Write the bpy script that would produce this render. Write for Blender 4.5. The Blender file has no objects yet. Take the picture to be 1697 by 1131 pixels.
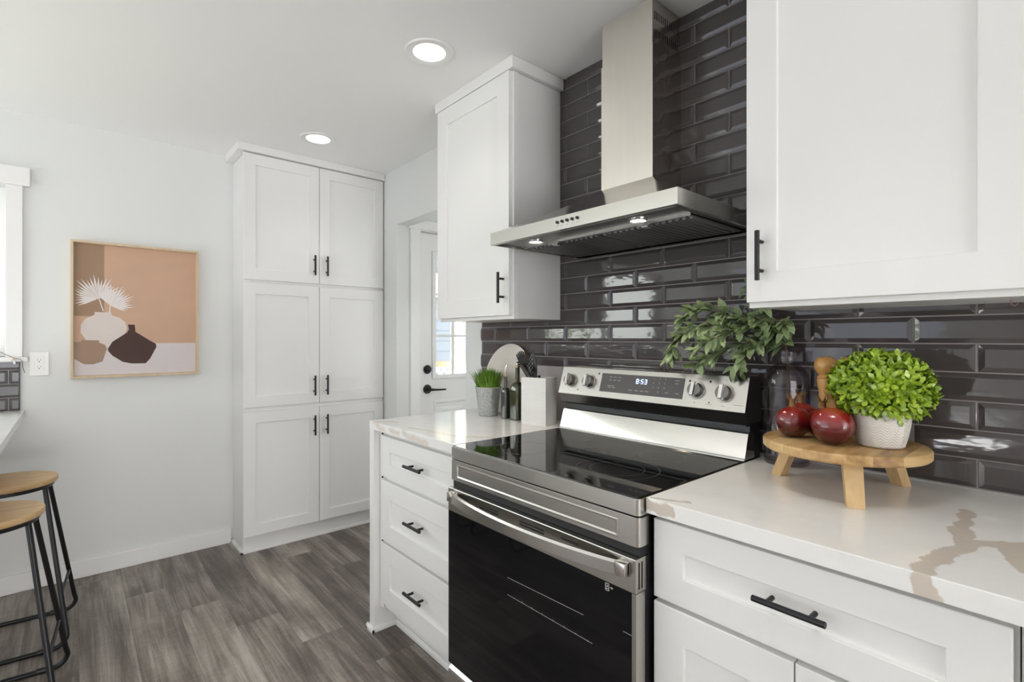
import bpy, bmesh, math, random
from mathutils import Vector, Matrix, noise as mnoise

SC = bpy.context.scene
COL = SC.collection
PI = math.pi
rnd = random.Random(7)

# ------------------------------------------------------------------ camera, sky, lights, exposure
cam_d = bpy.data.cameras.new('camera')
cam = bpy.data.objects.new('camera', cam_d)
COL.objects.link(cam)
cam.location = (0.0, 0.0, 1.2795)
cam.rotation_euler = (PI / 2, 0, -math.radians(40.866))
cam_d.sensor_width = 36.0
cam_d.lens = 36.0 * 839.06 / 1697.0
cam_d.shift_y = -0.00235
cam_d.clip_start = 0.02
SC.camera = cam

world = bpy.data.worlds.new('sky')
SC.world = world
world.use_nodes = True
wn = world.node_tree.nodes
wl = world.node_tree.links
wn.clear()
w_out = wn.new('ShaderNodeOutputWorld')
w_bg = wn.new('ShaderNodeBackground')
# bright overcast sky: white overhead, a little warmer towards the horizon
w_tc = wn.new('ShaderNodeTexCoord')
w_sep = wn.new('ShaderNodeSeparateXYZ')
w_ramp = wn.new('ShaderNodeValToRGB')
w_ramp.color_ramp.elements[0].position = 0.0
w_ramp.color_ramp.elements[0].color = (0.93, 0.93, 0.91, 1)
w_ramp.color_ramp.elements[1].position = 0.6
w_ramp.color_ramp.elements[1].color = (0.92, 0.96, 1.0, 1)
wl.new(w_tc.outputs['Generated'], w_sep.inputs[0])
wl.new(w_sep.outputs[2], w_ramp.inputs[0])
wl.new(w_ramp.outputs[0], w_bg.inputs[0])
wl.new(w_bg.outputs[0], w_out.inputs[0])
w_bg.inputs[1].default_value = 11.0



def area_light(name, loc, rot, sx, sy, power, col):
    d = bpy.data.lights.new(name, 'AREA')
    d.shape = 'RECTANGLE'
    d.size = sx
    d.size_y = sy
    d.energy = power
    d.color = col
    o = bpy.data.objects.new(name, d)
    COL.objects.link(o)
    o.location = loc
    o.rotation_euler = rot
    return o


# daylight coming in through the glazed openings of the room behind and beside the camera
area_light('daylight_patio_glazing', (0.05, -4.90, 1.25), (math.radians(90 - 4), 0, 0), 2.9, 2.0, 66, (0.985, 0.985, 0.995))
area_light('daylight_side_window', (-3.30, 2.1, 1.25), (0, math.radians(-90 - 15), 0), 2.0, 2.2, 9, (0.97, 0.985, 1.03))
# upward fill lamps, added inside the room to brighten the ceiling
area_light('ceiling_fill_side', (-3.15, 1.9, 0.30), (0, math.radians(-90 - 84), 0), 0.5, 2.6, 56, (0.99, 0.985, 0.99))
area_light('ceiling_fill_patio', (0.05, -4.75, 0.30), (math.radians(90 + 50), 0, 0), 2.9, 0.5, 90, (0.99, 0.985, 0.99))
area_light('entry_nook_fill', (2.3, 1.64, 1.35), (math.radians(90), 0, 0), 0.9, 1.6, 9, (0.98, 0.985, 1.0))  # fill lamp added to brighten the entry nook, no window stands here
d = area_light('kitchen_window_portal', (-1.28, 3.60, 1.62), (math.radians(-90), 0, 0), 2.04, 0.86, 1, (1, 1, 1))
d.data.cycles.is_portal = True

SC.view_settings.view_transform = 'Standard'
SC.view_settings.look = 'None'
SC.view_settings.exposure = -0.11
SC.view_settings.gamma = 1.0
SC.view_settings.use_curve_mapping = False
SC.cycles.use_denoising = True
SC.cycles.max_bounces = 10
SC.cycles.diffuse_bounces = 6
SC.cycles.glossy_bounces = 5
SC.cycles.transmission_bounces = 8
SC.cycles.transparent_max_bounces = 12
SC.cycles.sample_clamp_indirect = 6.0
SC.cycles.caustics_reflective = False
SC.cycles.caustics_refractive = False

# ------------------------------------------------------------------ materials


class NT:
    """small node helper"""

    def __init__(self, name):
        self.m = bpy.data.materials.new(name)
        self.m.use_nodes = True
        self.n = self.m.node_tree.nodes
        self.l = self.m.node_tree.links
        self.n.clear()
        self.out = self.n.new('ShaderNodeOutputMaterial')
        self.p = self.n.new('ShaderNodeBsdfPrincipled')
        self.l.new(self.p.outputs[0], self.out.inputs[0])

    def set(self, **k):
        names = dict(col='Base Color', rough='Roughness', metal='Metallic', trans='Transmission Weight', ior='IOR',
                     coat='Coat Weight', coat_rough='Coat Roughness', spec='Specular IOR Level', aniso='Anisotropic',
                     emit='Emission Color', emit_s='Emission Strength', alpha='Alpha', sss='Subsurface Weight', tangent_rot='Anisotropic Rotation')
        for a, v in k.items():
            s = self.p.inputs[names[a]]
            if hasattr(v, 'is_output'):
                self.l.new(v, s)
            else:
                s.default_value = (*v, 1) if isinstance(v, (tuple, list)) and len(v) == 3 else v
        return self

    def node(self, t, **k):
        nd = self.n.new(t)
        for a, v in k.items():
            setattr(nd, a, v)
        return nd

    def link(self, a, b):
        self.l.new(a, b)

    def put(self, sock, v):
        if hasattr(v, 'is_output'):
            self.l.new(v, sock)
        else:
            sock.default_value = v

    def math(self, op, a, b=0.0, clamp=False):
        nd = self.node('ShaderNodeMath', operation=op, use_clamp=clamp)
        self.put(nd.inputs[0], a)
        self.put(nd.inputs[1], b)
        return nd.outputs[0]

    def vmath(self, op, a, b=None, scale=None):
        nd = self.node('ShaderNodeVectorMath', operation=op)
        self.put(nd.inputs[0], a)
        if b is not None:
            self.put(nd.inputs[1], b)
        if scale is not None:
            self.put(nd.inputs['Scale'], scale)
        return nd.outputs['Value'] if op in ('LENGTH', 'DOT_PRODUCT') else nd.outputs[0]

    def pos(self):
        return self.node('ShaderNodeTexCoord').outputs['Object']

    def noise(self, vec, scale, detail=3, rough=0.55, dist=0.0):
        nd = self.node('ShaderNodeTexNoise')
        nd.inputs['Scale'].default_value = scale
        nd.inputs['Detail'].default_value = detail
        nd.inputs['Roughness'].default_value = rough
        nd.inputs['Distortion'].default_value = dist
        self.put(nd.inputs['Vector'], vec)
        return nd.outputs[0], nd.outputs[1]

    def ramp(self, fac, stops, interp='LINEAR'):
        nd = self.node('ShaderNodeValToRGB')
        cr = nd.color_ramp
        cr.interpolation = interp
        while len(cr.elements) < len(stops):
            cr.elements.new(0.5)
        for e, (p, c) in zip(cr.elements, stops):
            e.position = p
            e.color = (*c, 1)
        self.put(nd.inputs[0], fac)
        return nd.outputs[0]

    def mapr(self, v, a, b, c, d):
        nd = self.node('ShaderNodeMapRange')
        self.put(nd.inputs[0], v)
        for i, x in enumerate((a, b, c, d)):
            nd.inputs[i + 1].default_value = x
        return nd.outputs[0]

    def mix(self, fac, a, b):
        nd = self.node('ShaderNodeMix', data_type='RGBA')
        self.put(nd.inputs[0], fac)
        for s, v in ((nd.inputs[6], a), (nd.inputs[7], b)):
            if hasattr(v, 'is_output'):
                self.l.new(v, s)
            else:
                s.default_value = (*v, 1)
        return nd.outputs[2]

    def bump(self, h, strength=0.2, dist=0.01):
        nd = self.node('ShaderNodeBump')
        nd.inputs['Strength'].default_value = strength
        nd.inputs['Distance'].default_value = dist
        self.put(nd.inputs['Height'], h)
        self.l.new(nd.outputs[0], self.p.inputs['Normal'])
        return self


def scaled(nt, vec, s):
    return nt.vmath('MULTIPLY', vec, s)


def plain(name, col, rough=0.5, bump=None, var=0.0, **k):
    nt = NT(name)
    p = nt.pos()
    if var:
        f, _ = nt.noise(p, 6.0, 4)
        c2 = tuple(max(0, x * (1 - var)) for x in col)
        nt.set(col=nt.mix(f, c2, col), rough=rough, **k)
    else:
        nt.set(col=col, rough=rough, **k)
    if bump:
        f, _ = nt.noise(p, bump[0], 4)
        nt.bump(f, bump[1], bump[2])
    return nt.m


M = {}
M['wall'] = plain('wall_paint', (0.72, 0.73, 0.715), 0.55, bump=(140, 0.12, 0.002))
M['ceiling'] = plain('ceiling_paint', (0.86, 0.857, 0.845), 0.7, bump=(110, 0.15, 0.002))
M['trim'] = plain('trim_paint', (0.81, 0.805, 0.79), 0.38)
M['cabinet'] = plain('cabinet_paint', (0.80, 0.797, 0.785), 0.34, bump=(60, 0.03, 0.001))
M['cab_side'] = plain('cabinet_side_laminate', (0.80, 0.797, 0.785), 0.3)
M['black'] = plain('matte_black_metal', (0.012, 0.012, 0.014), 0.38, metal=0.3)
M['black_plastic'] = plain('black_plastic', (0.014, 0.014, 0.015), 0.35)
M['gap'] = plain('shadow_black_rubber', (0.01, 0.01, 0.01), 0.6)
M['white_plastic'] = plain('white_plastic', (0.80, 0.79, 0.76), 0.3)
M['grey_mark'] = plain('grey_print', (0.35, 0.35, 0.36), 0.5)
M['ring_mark'] = plain('burner_ring_print', (0.06, 0.06, 0.062), 0.3)
M['light_mark'] = plain('pale_print', (0.42, 0.42, 0.43), 0.5)


def steel(name, col, rough, axis, metal=1.0):
    nt = NT(name)
    p = nt.pos()
    sc = {'x': (3, 40, 40), 'y': (40, 3, 40), 'z': (40, 40, 3)}[axis]
    f, _ = nt.noise(scaled(nt, p, sc), 1.0, 2, 0.5)
    c2 = tuple(x * .93 for x in col)
    nt.set(col=nt.mix(f, c2, col), metal=metal, rough=rough, aniso=0.4)
    return nt.m


M['steel_y'] = steel('brushed_steel_horizontal', (0.57, 0.553, 0.52), 0.26, 'y')
M['steel_canopy'] = steel('canopy_steel', (0.60, 0.585, 0.55), 0.16, 'y')
M['steel_fine'] = steel('satin_steel', (0.50, 0.485, 0.455), 0.15, 'y')
M['steel_z'] = steel('brushed_steel_vertical', (0.86, 0.82, 0.75), 0.36, 'z')
M['steel_dark'] = steel('dark_brushed_steel', (0.20, 0.195, 0.19), 0.3, 'y')
M['steel_mirror'] = plain('polished_steel', (0.56, 0.52, 0.48), 0.17, bump=(3.5, 0.35, 0.05), metal=1.0)
M['chrome'] = plain('chrome', (0.75, 0.74, 0.72), 0.12, metal=1.0)
M['filter'] = steel('filter_steel', (0.34, 0.34, 0.34), 0.38, 'x')


def black_glass(name, spec):
    nt = NT(name)
    nt.set(col=(0.006, 0.006, 0.007), rough=0.035, spec=spec)
    return nt.m


M['black_glass'] = black_glass('black_ceramic_glass', 0.5)
M['oven_glass'] = black_glass('oven_door_glass', 0.2)
M['display_glass'] = plain('grey_display_glass', (0.075, 0.075, 0.077), 0.22)


def emit(name, col, s):
    nt = NT(name)
    nt.set(col=(0.9, 0.9, 0.9), emit=col, emit_s=s)
    return nt.m


M['lamp_lens'] = emit('lamp_lens_lit', (1.0, 0.98, 0.95), 4.0)
M['hood_lens'] = emit('hood_lamp_lit', (1.0, 0.92, 0.80), 4.5)
M['digits'] = emit('clock_digits_lit', (0.35, 0.55, 1.0), 2.6)


def floor_mat():
    nt = NT('grey_vinyl_planks')
    p = nt.pos()
    sp = nt.node('ShaderNodeSeparateXYZ')
    nt.link(p, sp.inputs[0])
    x, y = sp.outputs[0], sp.outputs[1]
    W, L = 0.178, 1.22
    u = nt.math('DIVIDE', nt.math('SUBTRACT', x, 0.193 - W * 40), W)
    ci = nt.math('FLOOR', u)
    fu = nt.math('FRACT', u)
    v = nt.math('DIVIDE', nt.math('ADD', y, nt.math('MULTIPLY', nt.math('SUBTRACT', ci, 40.0), 0.314)), L)
    v = nt.math('ADD', v, -3.1286 / L + 20.0)
    ri = nt.math('FLOOR', v)
    fv = nt.math('FRACT', v)
    cid = nt.node('ShaderNodeCombineXYZ')
    nt.link(ci, cid.inputs[0])
    nt.link(ri, cid.inputs[1])
    wnz = nt.node('ShaderNodeTexWhiteNoise', noise_dimensions='2D')
    nt.link(cid.outputs[0], wnz.inputs['Vector'])
    rid = wnz.outputs['Value']
    off = nt.node('ShaderNodeCombineXYZ')
    nt.link(nt.math('MULTIPLY', rid, 37.0), off.inputs[2])
    nt.link(nt.math('MULTIPLY', rid, 11.0), off.inputs[0])
    base = nt.vmath('ADD', p, off.outputs[0])
    g1, _ = nt.noise(scaled(nt, base, (16, 1.3, 1)), 1.0, 5, 0.6, 0.6)
    g2, _ = nt.noise(scaled(nt, base, (80, 2.2, 1)), 1.0, 5, 0.7, 0.8)
    g3, _ = nt.noise(scaled(nt, base, (26, 70, 1)), 1.0, 3, 0.6)
    g4, _ = nt.noise(scaled(nt, base, (3.2, 2.0, 1)), 1.0, 3, 0.5)
    f = nt.math('ADD', nt.math('MULTIPLY', g1, 0.95), nt.math('MULTIPLY', g2, 0.62))
    f = nt.math('SUBTRACT', f, 0.315)
    f = nt.math('ADD', f, nt.math('MULTIPLY', nt.math('SUBTRACT', g3, 0.5), 0.16))
    f = nt.math('ADD', f, nt.math('MULTIPLY', nt.math('SUBTRACT', g4, 0.5), 0.55))
    f = nt.math('ADD', f, nt.math('MULTIPLY', nt.math('SUBTRACT', rid, 0.5), 0.20))
    col = nt.ramp(f, [(0.20, (0.075, 0.061, 0.053)), (0.38, (0.145, 0.121, 0.105)), (0.50, (0.235, 0.202, 0.177)),
                      (0.63, (0.335, 0.298, 0.262)), (0.80, (0.47, 0.43, 0.38))])
    eu = nt.math('MINIMUM', fu, nt.math('SUBTRACT', 1.0, fu))
    ev = nt.math('MULTIPLY', nt.math('MINIMUM', fv, nt.math('SUBTRACT', 1.0, fv)), L / W)
    seam = nt.mapr(nt.math('MINIMUM', eu, ev), 0.0, 0.012, 1.0, 0.0)
    col = nt.mix(nt.math('MULTIPLY', seam, 0.45), col, (0.04, 0.034, 0.03))
    nt.set(col=col, rough=nt.mapr(g2, 0.3, 0.7, 0.36, 0.5))
    nt.bump(nt.math('SUBTRACT', nt.math('MULTIPLY', g2, 0.4), seam), 0.12, 0.0012)
    return nt.m


M['floor'] = floor_mat()


def tile_mat(name, col, rough, wave):
    nt = NT(name)
    p = nt.pos()
    f, _ = nt.noise(scaled(nt, p, (1, 3, 7)), 4.0, 2, 0.5)
    nt.set(col=col, rough=rough, spec=0.62)
    nt.bump(f, wave, 0.006)
    return nt.m


M['tile'] = tile_mat('glazed_grey_tile', (0.068, 0.059, 0.060), 0.05, 0.10)
M['grout'] = plain('mauve_grey_grout', (0.36, 0.33, 0.33), 0.8)
M['mauve'] = plain('mauve_grey_board', (0.40, 0.36, 0.37), 0.5)
M['tile_edge'] = plain('black_edge_trim', (0.02, 0.02, 0.02), 0.4)


def quartz(name, segs, soft=.0015, va=(0.63, 0.565, 0.49), vb=(0.56, 0.50, 0.435)):
    nt = NT(name)
    p = nt.pos()
    _, nc = nt.noise(p, 22.0, 4, 0.6)
    _, nc2 = nt.noise(p, 5.0, 2, 0.5)
    w1 = nt.vmath('SCALE', nt.vmath('SUBTRACT', nc, (0.5, 0.5, 0.5)), scale=0.035)
    w2 = nt.vmath('SCALE', nt.vmath('SUBTRACT', nc2, (0.5, 0.5, 0.5)), scale=0.03)
    q = nt.vmath('ADD', nt.vmath('ADD', p, w1), w2)
    dmin = None
    for a, b, r in segs:
        A, B = Vector(a), Vector(b)
        ba = B - A
        pa = nt.vmath('SUBTRACT', q, tuple(A))
        h = nt.math('MULTIPLY', nt.vmath('DOT_PRODUCT', pa, tuple(ba)), 1.0 / max(ba.dot(ba), 1e-9), clamp=True)
        pr = nt.vmath('SCALE', tuple(ba), scale=h)
        d = nt.math('SUBTRACT', nt.vmath('LENGTH', nt.vmath('SUBTRACT', pa, pr)), r)
        dmin = d if dmin is None else nt.math('MINIMUM', dmin, d)
    mask = nt.mapr(dmin, -soft, soft, 1.0, 0.0)
    f1, _ = nt.noise(p, 9.0, 5, 0.6)
    f2, _ = nt.noise(p, 40.0, 4, 0.6, 1.5)
    base = nt.mix(nt.mapr(f1, 0.35, 0.7, 0.0, 1.0), (0.85, 0.845, 0.83), (0.80, 0.79, 0.77))
    thin = nt.mapr(nt.math('ABSOLUTE', nt.math('SUBTRACT', f2, 0.5)), 0.0, 0.008, 1.0, 0.0)
    thin = nt.math('MULTIPLY', thin, nt.mapr(f1, 0.56, 0.66, 0.0, 0.35))
    base = nt.mix(thin, base, (0.50, 0.46, 0.40))
    vein = nt.mix(f2, va, vb)
    nt.set(col=nt.mix(mask, base, vein), rough=0.12, spec=0.5)
    return nt.m


M['quartz_a'] = quartz('veined_white_quartz', [
    ((1.42, .181, .917), (1.27, .170, .917), .013), ((1.27, .170, .917), (1.17, .150, .917), .018),
    ((1.17, .150, .917), (1.07, .172, .917), .018), ((1.07, .172, .917), (0.988, .176, .90), .016),
    ((0.988, .176, .90), (0.988, .166, .87), .016), ((1.20, .15, .917), (1.235, .10, .917), .017),
    ((1.235, .10, .917), (1.30, .03, .917), .018), ((1.235, .10, .917), (1.12, .06, .917), .02), ((1.12, .06, .917), (1.03, -.05, .917), .012),
    ((0.988, .672, .90), (0.988, .61, .895), .012), ((0.99, .66, .917), (1.03, .585, .917), .006),
    ((1.25, -.05, .917), (1.05, -.4, .917), .02)])
M['quartz_b'] = quartz('veined_white_quartz_with_beige_edge', [
    ((0.988, 2.035, .905), (0.988, 1.97, .890), .012), ((0.99, 2.06, .917), (1.06, 1.99, .917), .014),
    ((0.988, 1.93, .90), (0.988, 1.84, .895), .009), ((0.988, 1.80, .90), (0.988, 1.62, .89), .013),
    ((1.03, 1.83, .917), (1.08, 1.55, .917), .010), ((1.08, 1.55, .917), (1.16, 1.45, .917), .014),
    ((1.30, 1.63, .917), (1.40, 1.60, .917), .003)], .006, (0.74, 0.68, 0.61), (0.66, 0.60, 0.53))
M['quartz_c'] = quartz('veined_white_quartz_bar', [((-.3, 3.2, .917), (-.8, 2.4, .917), .012)])


def wood(name, c0, c1, c2, axis, scale=1.0, rough=0.42):
    nt = NT(name)
    p = nt.pos()
    s = {'x': (1.2, 26, 26), 'y': (26, 1.2, 26), 'z': (26, 26, 1.2)}[axis]
    f, _ = nt.noise(scaled(nt, p, tuple(v * scale for v in s)), 1.0, 4, 0.6, 0.8)
    g, _ = nt.noise(scaled(nt, p, tuple(v * 4 * scale for v in s)), 1.0, 3, 0.6)
    h = nt.math('ADD', nt.math('MULTIPLY', f, 0.7), nt.math('MULTIPLY', g, 0.3))
    nt.set(col=nt.ramp(h, [(0.3, c0), (0.5, c1), (0.7, c2)]), rough=rough)
    nt.bump(g, 0.06, 0.001)
    return nt.m


M['oak'] = wood('light_oak', (0.50, 0.31, 0.14), (0.62, 0.41, 0.20), (0.70, 0.49, 0.27), 'x')
M['frame_oak'] = wood('pale_oak_frame', (0.52, 0.40, 0.25), (0.60, 0.47, 0.31), (0.66, 0.53, 0.37), 'z', 1.4, 0.5)
M['leg_wood'] = wood('acacia_leg_wood', (0.50, 0.33, 0.15), (0.62, 0.43, 0.22), (0.68, 0.50, 0.28), 'z')
M['mill_wood'] = wood('beech_mill_wood', (0.46, 0.22, 0.065), (0.58, 0.31, 0.10), (0.66, 0.39, 0.15), 'z', 1.0, 0.25)
M['board_edge'] = wood('dark_board_edge', (0.16, 0.09, 0.05), (0.22, 0.13, 0.08), (0.28, 0.17, 0.1), 'y')
M['board_face'] = wood('whitewashed_board', (0.58, 0.53, 0.47), (0.64, 0.59, 0.53), (0.69, 0.65, 0.59), 'y', 0.5, 0.5)


def butcher():
    nt = NT('butcher_block_acacia')
    p = nt.pos()
    sp = nt.node('ShaderNodeSeparateXYZ')
    nt.link(p, sp.inputs[0])
    u = nt.math('DIVIDE', nt.math('ADD', nt.math('MULTIPLY', sp.outputs[1], 1.0), 1.0), 0.043)
    ci = nt.math('FLOOR', u)
    wz = nt.node('ShaderNodeTexWhiteNoise', noise_dimensions='1D')
    nt.link(ci, wz.inputs['W'])
    off = nt.node('ShaderNodeCombineXYZ')
    nt.link(nt.math('MULTIPLY', wz.outputs[0], 9.0), off.inputs[2])
    q = nt.vmath('ADD', p, off.outputs[0])
    f, _ = nt.noise(scaled(nt, q, (4, 24, 24)), 1.0, 4, 0.6, 1.5)
    h = nt.math('ADD', nt.math('MULTIPLY', f, 0.8), nt.math('MULTIPLY', wz.outputs[0], 0.40))
    c = nt.ramp(h, [(0.25, (0.22, 0.12, 0.045)), (0.45, (0.42, 0.25, 0.10)), (0.62, (0.55, 0.36, 0.16)), (0.85, (0.66, 0.47, 0.24))])
    nt.set(col=c, rough=0.42)
    return nt.m


M['butcher'] = butcher()


def glass(name, col, rough=0.0, ior=1.45):
    """thin-walled glass that lets daylight pass: reflection over a tinted see-through body"""
    nt = NT(name)
    nt.n.remove(nt.p)
    geo = nt.node('ShaderNodeNewGeometry')
    c = nt.math('ABSOLUTE', nt.vmath('DOT_PRODUCT', geo.outputs['Normal'], geo.outputs['Incoming']))
    r0 = ((ior - 1) / (ior + 1)) ** 2
    fres = nt.math('ADD', nt.math('MULTIPLY', nt.math('POWER', nt.math('SUBTRACT', 1.0, c), 5.0), 1 - r0), r0)
    g = nt.node('ShaderNodeBsdfGlossy')
    g.inputs['Roughness'].default_value = rough
    t = nt.node('ShaderNodeBsdfTransparent')
    t.inputs[0].default_value = (*col, 1)
    mx = nt.node('ShaderNodeMixShader')
    nt.link(fres, mx.inputs[0])
    nt.link(t.outputs[0], mx.inputs[1])
    nt.link(g.outputs[0], mx.inputs[2])
    nt.link(mx.outputs[0], nt.out.inputs[0])
    return nt.m


M['pane'] = glass('window_glass', (0.96, 0.98, 0.97))
M['jug_glass'] = glass('clear_jug_glass', (0.86, 0.84, 0.85))
M['olive_glass'] = plain('olive_bottle_glass', (0.030, 0.034, 0.010), 0.07, spec=0.7)
M['clear_dark_glass'] = plain('dark_bottle_glass', (0.045, 0.05, 0.04), 0.06, spec=0.7)
M['cork'] = plain('cork', (0.55, 0.40, 0.24), 0.8)


def galvanized():
    nt = NT('galvanized_metal')
    p = nt.pos()
    v = nt.node('ShaderNodeTexVoronoi')
    v.inputs['Scale'].default_value = 130
    nt.link(p, v.inputs['Vector'])
    f, _ = nt.noise(p, 90, 3)
    h = nt.math('ADD', nt.math('MULTIPLY', v.outputs['Distance'], 0.6), nt.math('MULTIPLY', f, 0.6))
    nt.set(col=nt.ramp(h, [(0.3, (0.42, 0.44, 0.45)), (0.75, (0.68, 0.70, 0.70))]), metal=0.85, rough=nt.mapr(h, 0.3, 0.8, 0.3, 0.5))
    return nt.m


M['galv'] = galvanized()


def leafy(name, c0, c1, c2, rough=0.4, scale=30):
    nt = NT(name)
    p = nt.pos()
    f, _ = nt.noise(p, scale, 3)
    g, _ = nt.noise(p, scale * 5, 2)
    h = nt.math('ADD', nt.math('MULTIPLY', f, 0.65), nt.math('MULTIPLY', g, 0.35))
    nt.set(col=nt.ramp(h, [(0.33, c0), (0.5, c1), (0.66, c2)]), rough=rough)
    return nt.m


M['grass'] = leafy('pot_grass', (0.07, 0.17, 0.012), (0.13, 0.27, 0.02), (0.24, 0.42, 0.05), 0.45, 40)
M['boxwood'] = leafy('boxwood_leaf', (0.08, 0.15, 0.010), (0.25, 0.38, 0.022), (0.47, 0.60, 0.07), 0.28, 45)
M['eucalyptus'] = leafy('soft_green_leaf', (0.13, 0.18, 0.08), (0.25, 0.33, 0.15), (0.40, 0.50, 0.29), 0.5, 28)
M['stem'] = plain('brown_stem', (0.12, 0.065, 0.04), 0.7)
M['tree_leaf'] = leafy('tree_leaf', (0.16, 0.22, 0.06), (0.32, 0.38, 0.14), (0.52, 0.55, 0.28), 0.5, 3)
M['bark'] = plain('bark', (0.12, 0.09, 0.06), 0.9)
M['ground'] = plain('outdoor_lawn', (0.16, 0.2, 0.07), 0.9, var=0.4)


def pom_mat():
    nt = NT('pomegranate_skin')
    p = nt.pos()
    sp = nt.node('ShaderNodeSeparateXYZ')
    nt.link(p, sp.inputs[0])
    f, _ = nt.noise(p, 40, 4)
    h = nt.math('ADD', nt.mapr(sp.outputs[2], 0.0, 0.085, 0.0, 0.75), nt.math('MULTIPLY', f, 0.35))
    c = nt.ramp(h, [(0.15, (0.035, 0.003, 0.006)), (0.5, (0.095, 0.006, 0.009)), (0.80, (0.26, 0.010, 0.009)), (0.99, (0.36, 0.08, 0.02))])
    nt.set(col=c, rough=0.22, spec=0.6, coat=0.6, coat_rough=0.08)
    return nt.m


M['pom'] = pom_mat()
M['pom_crown'] = plain('pomegranate_crown', (0.26, 0.13, 0.035), 0.6, var=0.5)
M['pot_white'] = plain('white_ceramic', (0.72, 0.69, 0.64), 0.4)
M['crock_white'] = plain('white_ribbed_ceramic', (0.74, 0.735, 0.72), 0.5)
M['art_tan'] = plain('print_tan', (0.60, 0.38, 0.26), 0.6, var=0.14)
M['art_brown'] = plain('print_brown', (0.36, 0.225, 0.14), 0.6, var=0.2)
M['art_cream'] = plain('print_cream', (0.70, 0.62, 0.57), 0.6, var=0.1)
M['art_floor'] = plain('print_lilac_white', (0.68, 0.62, 0.62), 0.6, var=0.1)
M['art_dark'] = plain('print_dark_brown', (0.060, 0.021, 0.014), 0.6, var=0.3)
M['art_tan_vase'] = plain('print_tan_vase', (0.40, 0.255, 0.175), 0.6, var=0.3)
M['art_white'] = plain('print_white', (0.76, 0.70, 0.67), 0.6)
M['siding'] = plain('blue_grey_siding', (0.19, 0.21, 0.26), 0.6)
M['fascia'] = plain('cream_fascia', (0.75, 0.68, 0.55), 0.6)
M['deck_wood'] = plain('cedar_rail', (0.45, 0.28, 0.16), 0.7)

# ------------------------------------------------------------------ mesh builder


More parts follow.
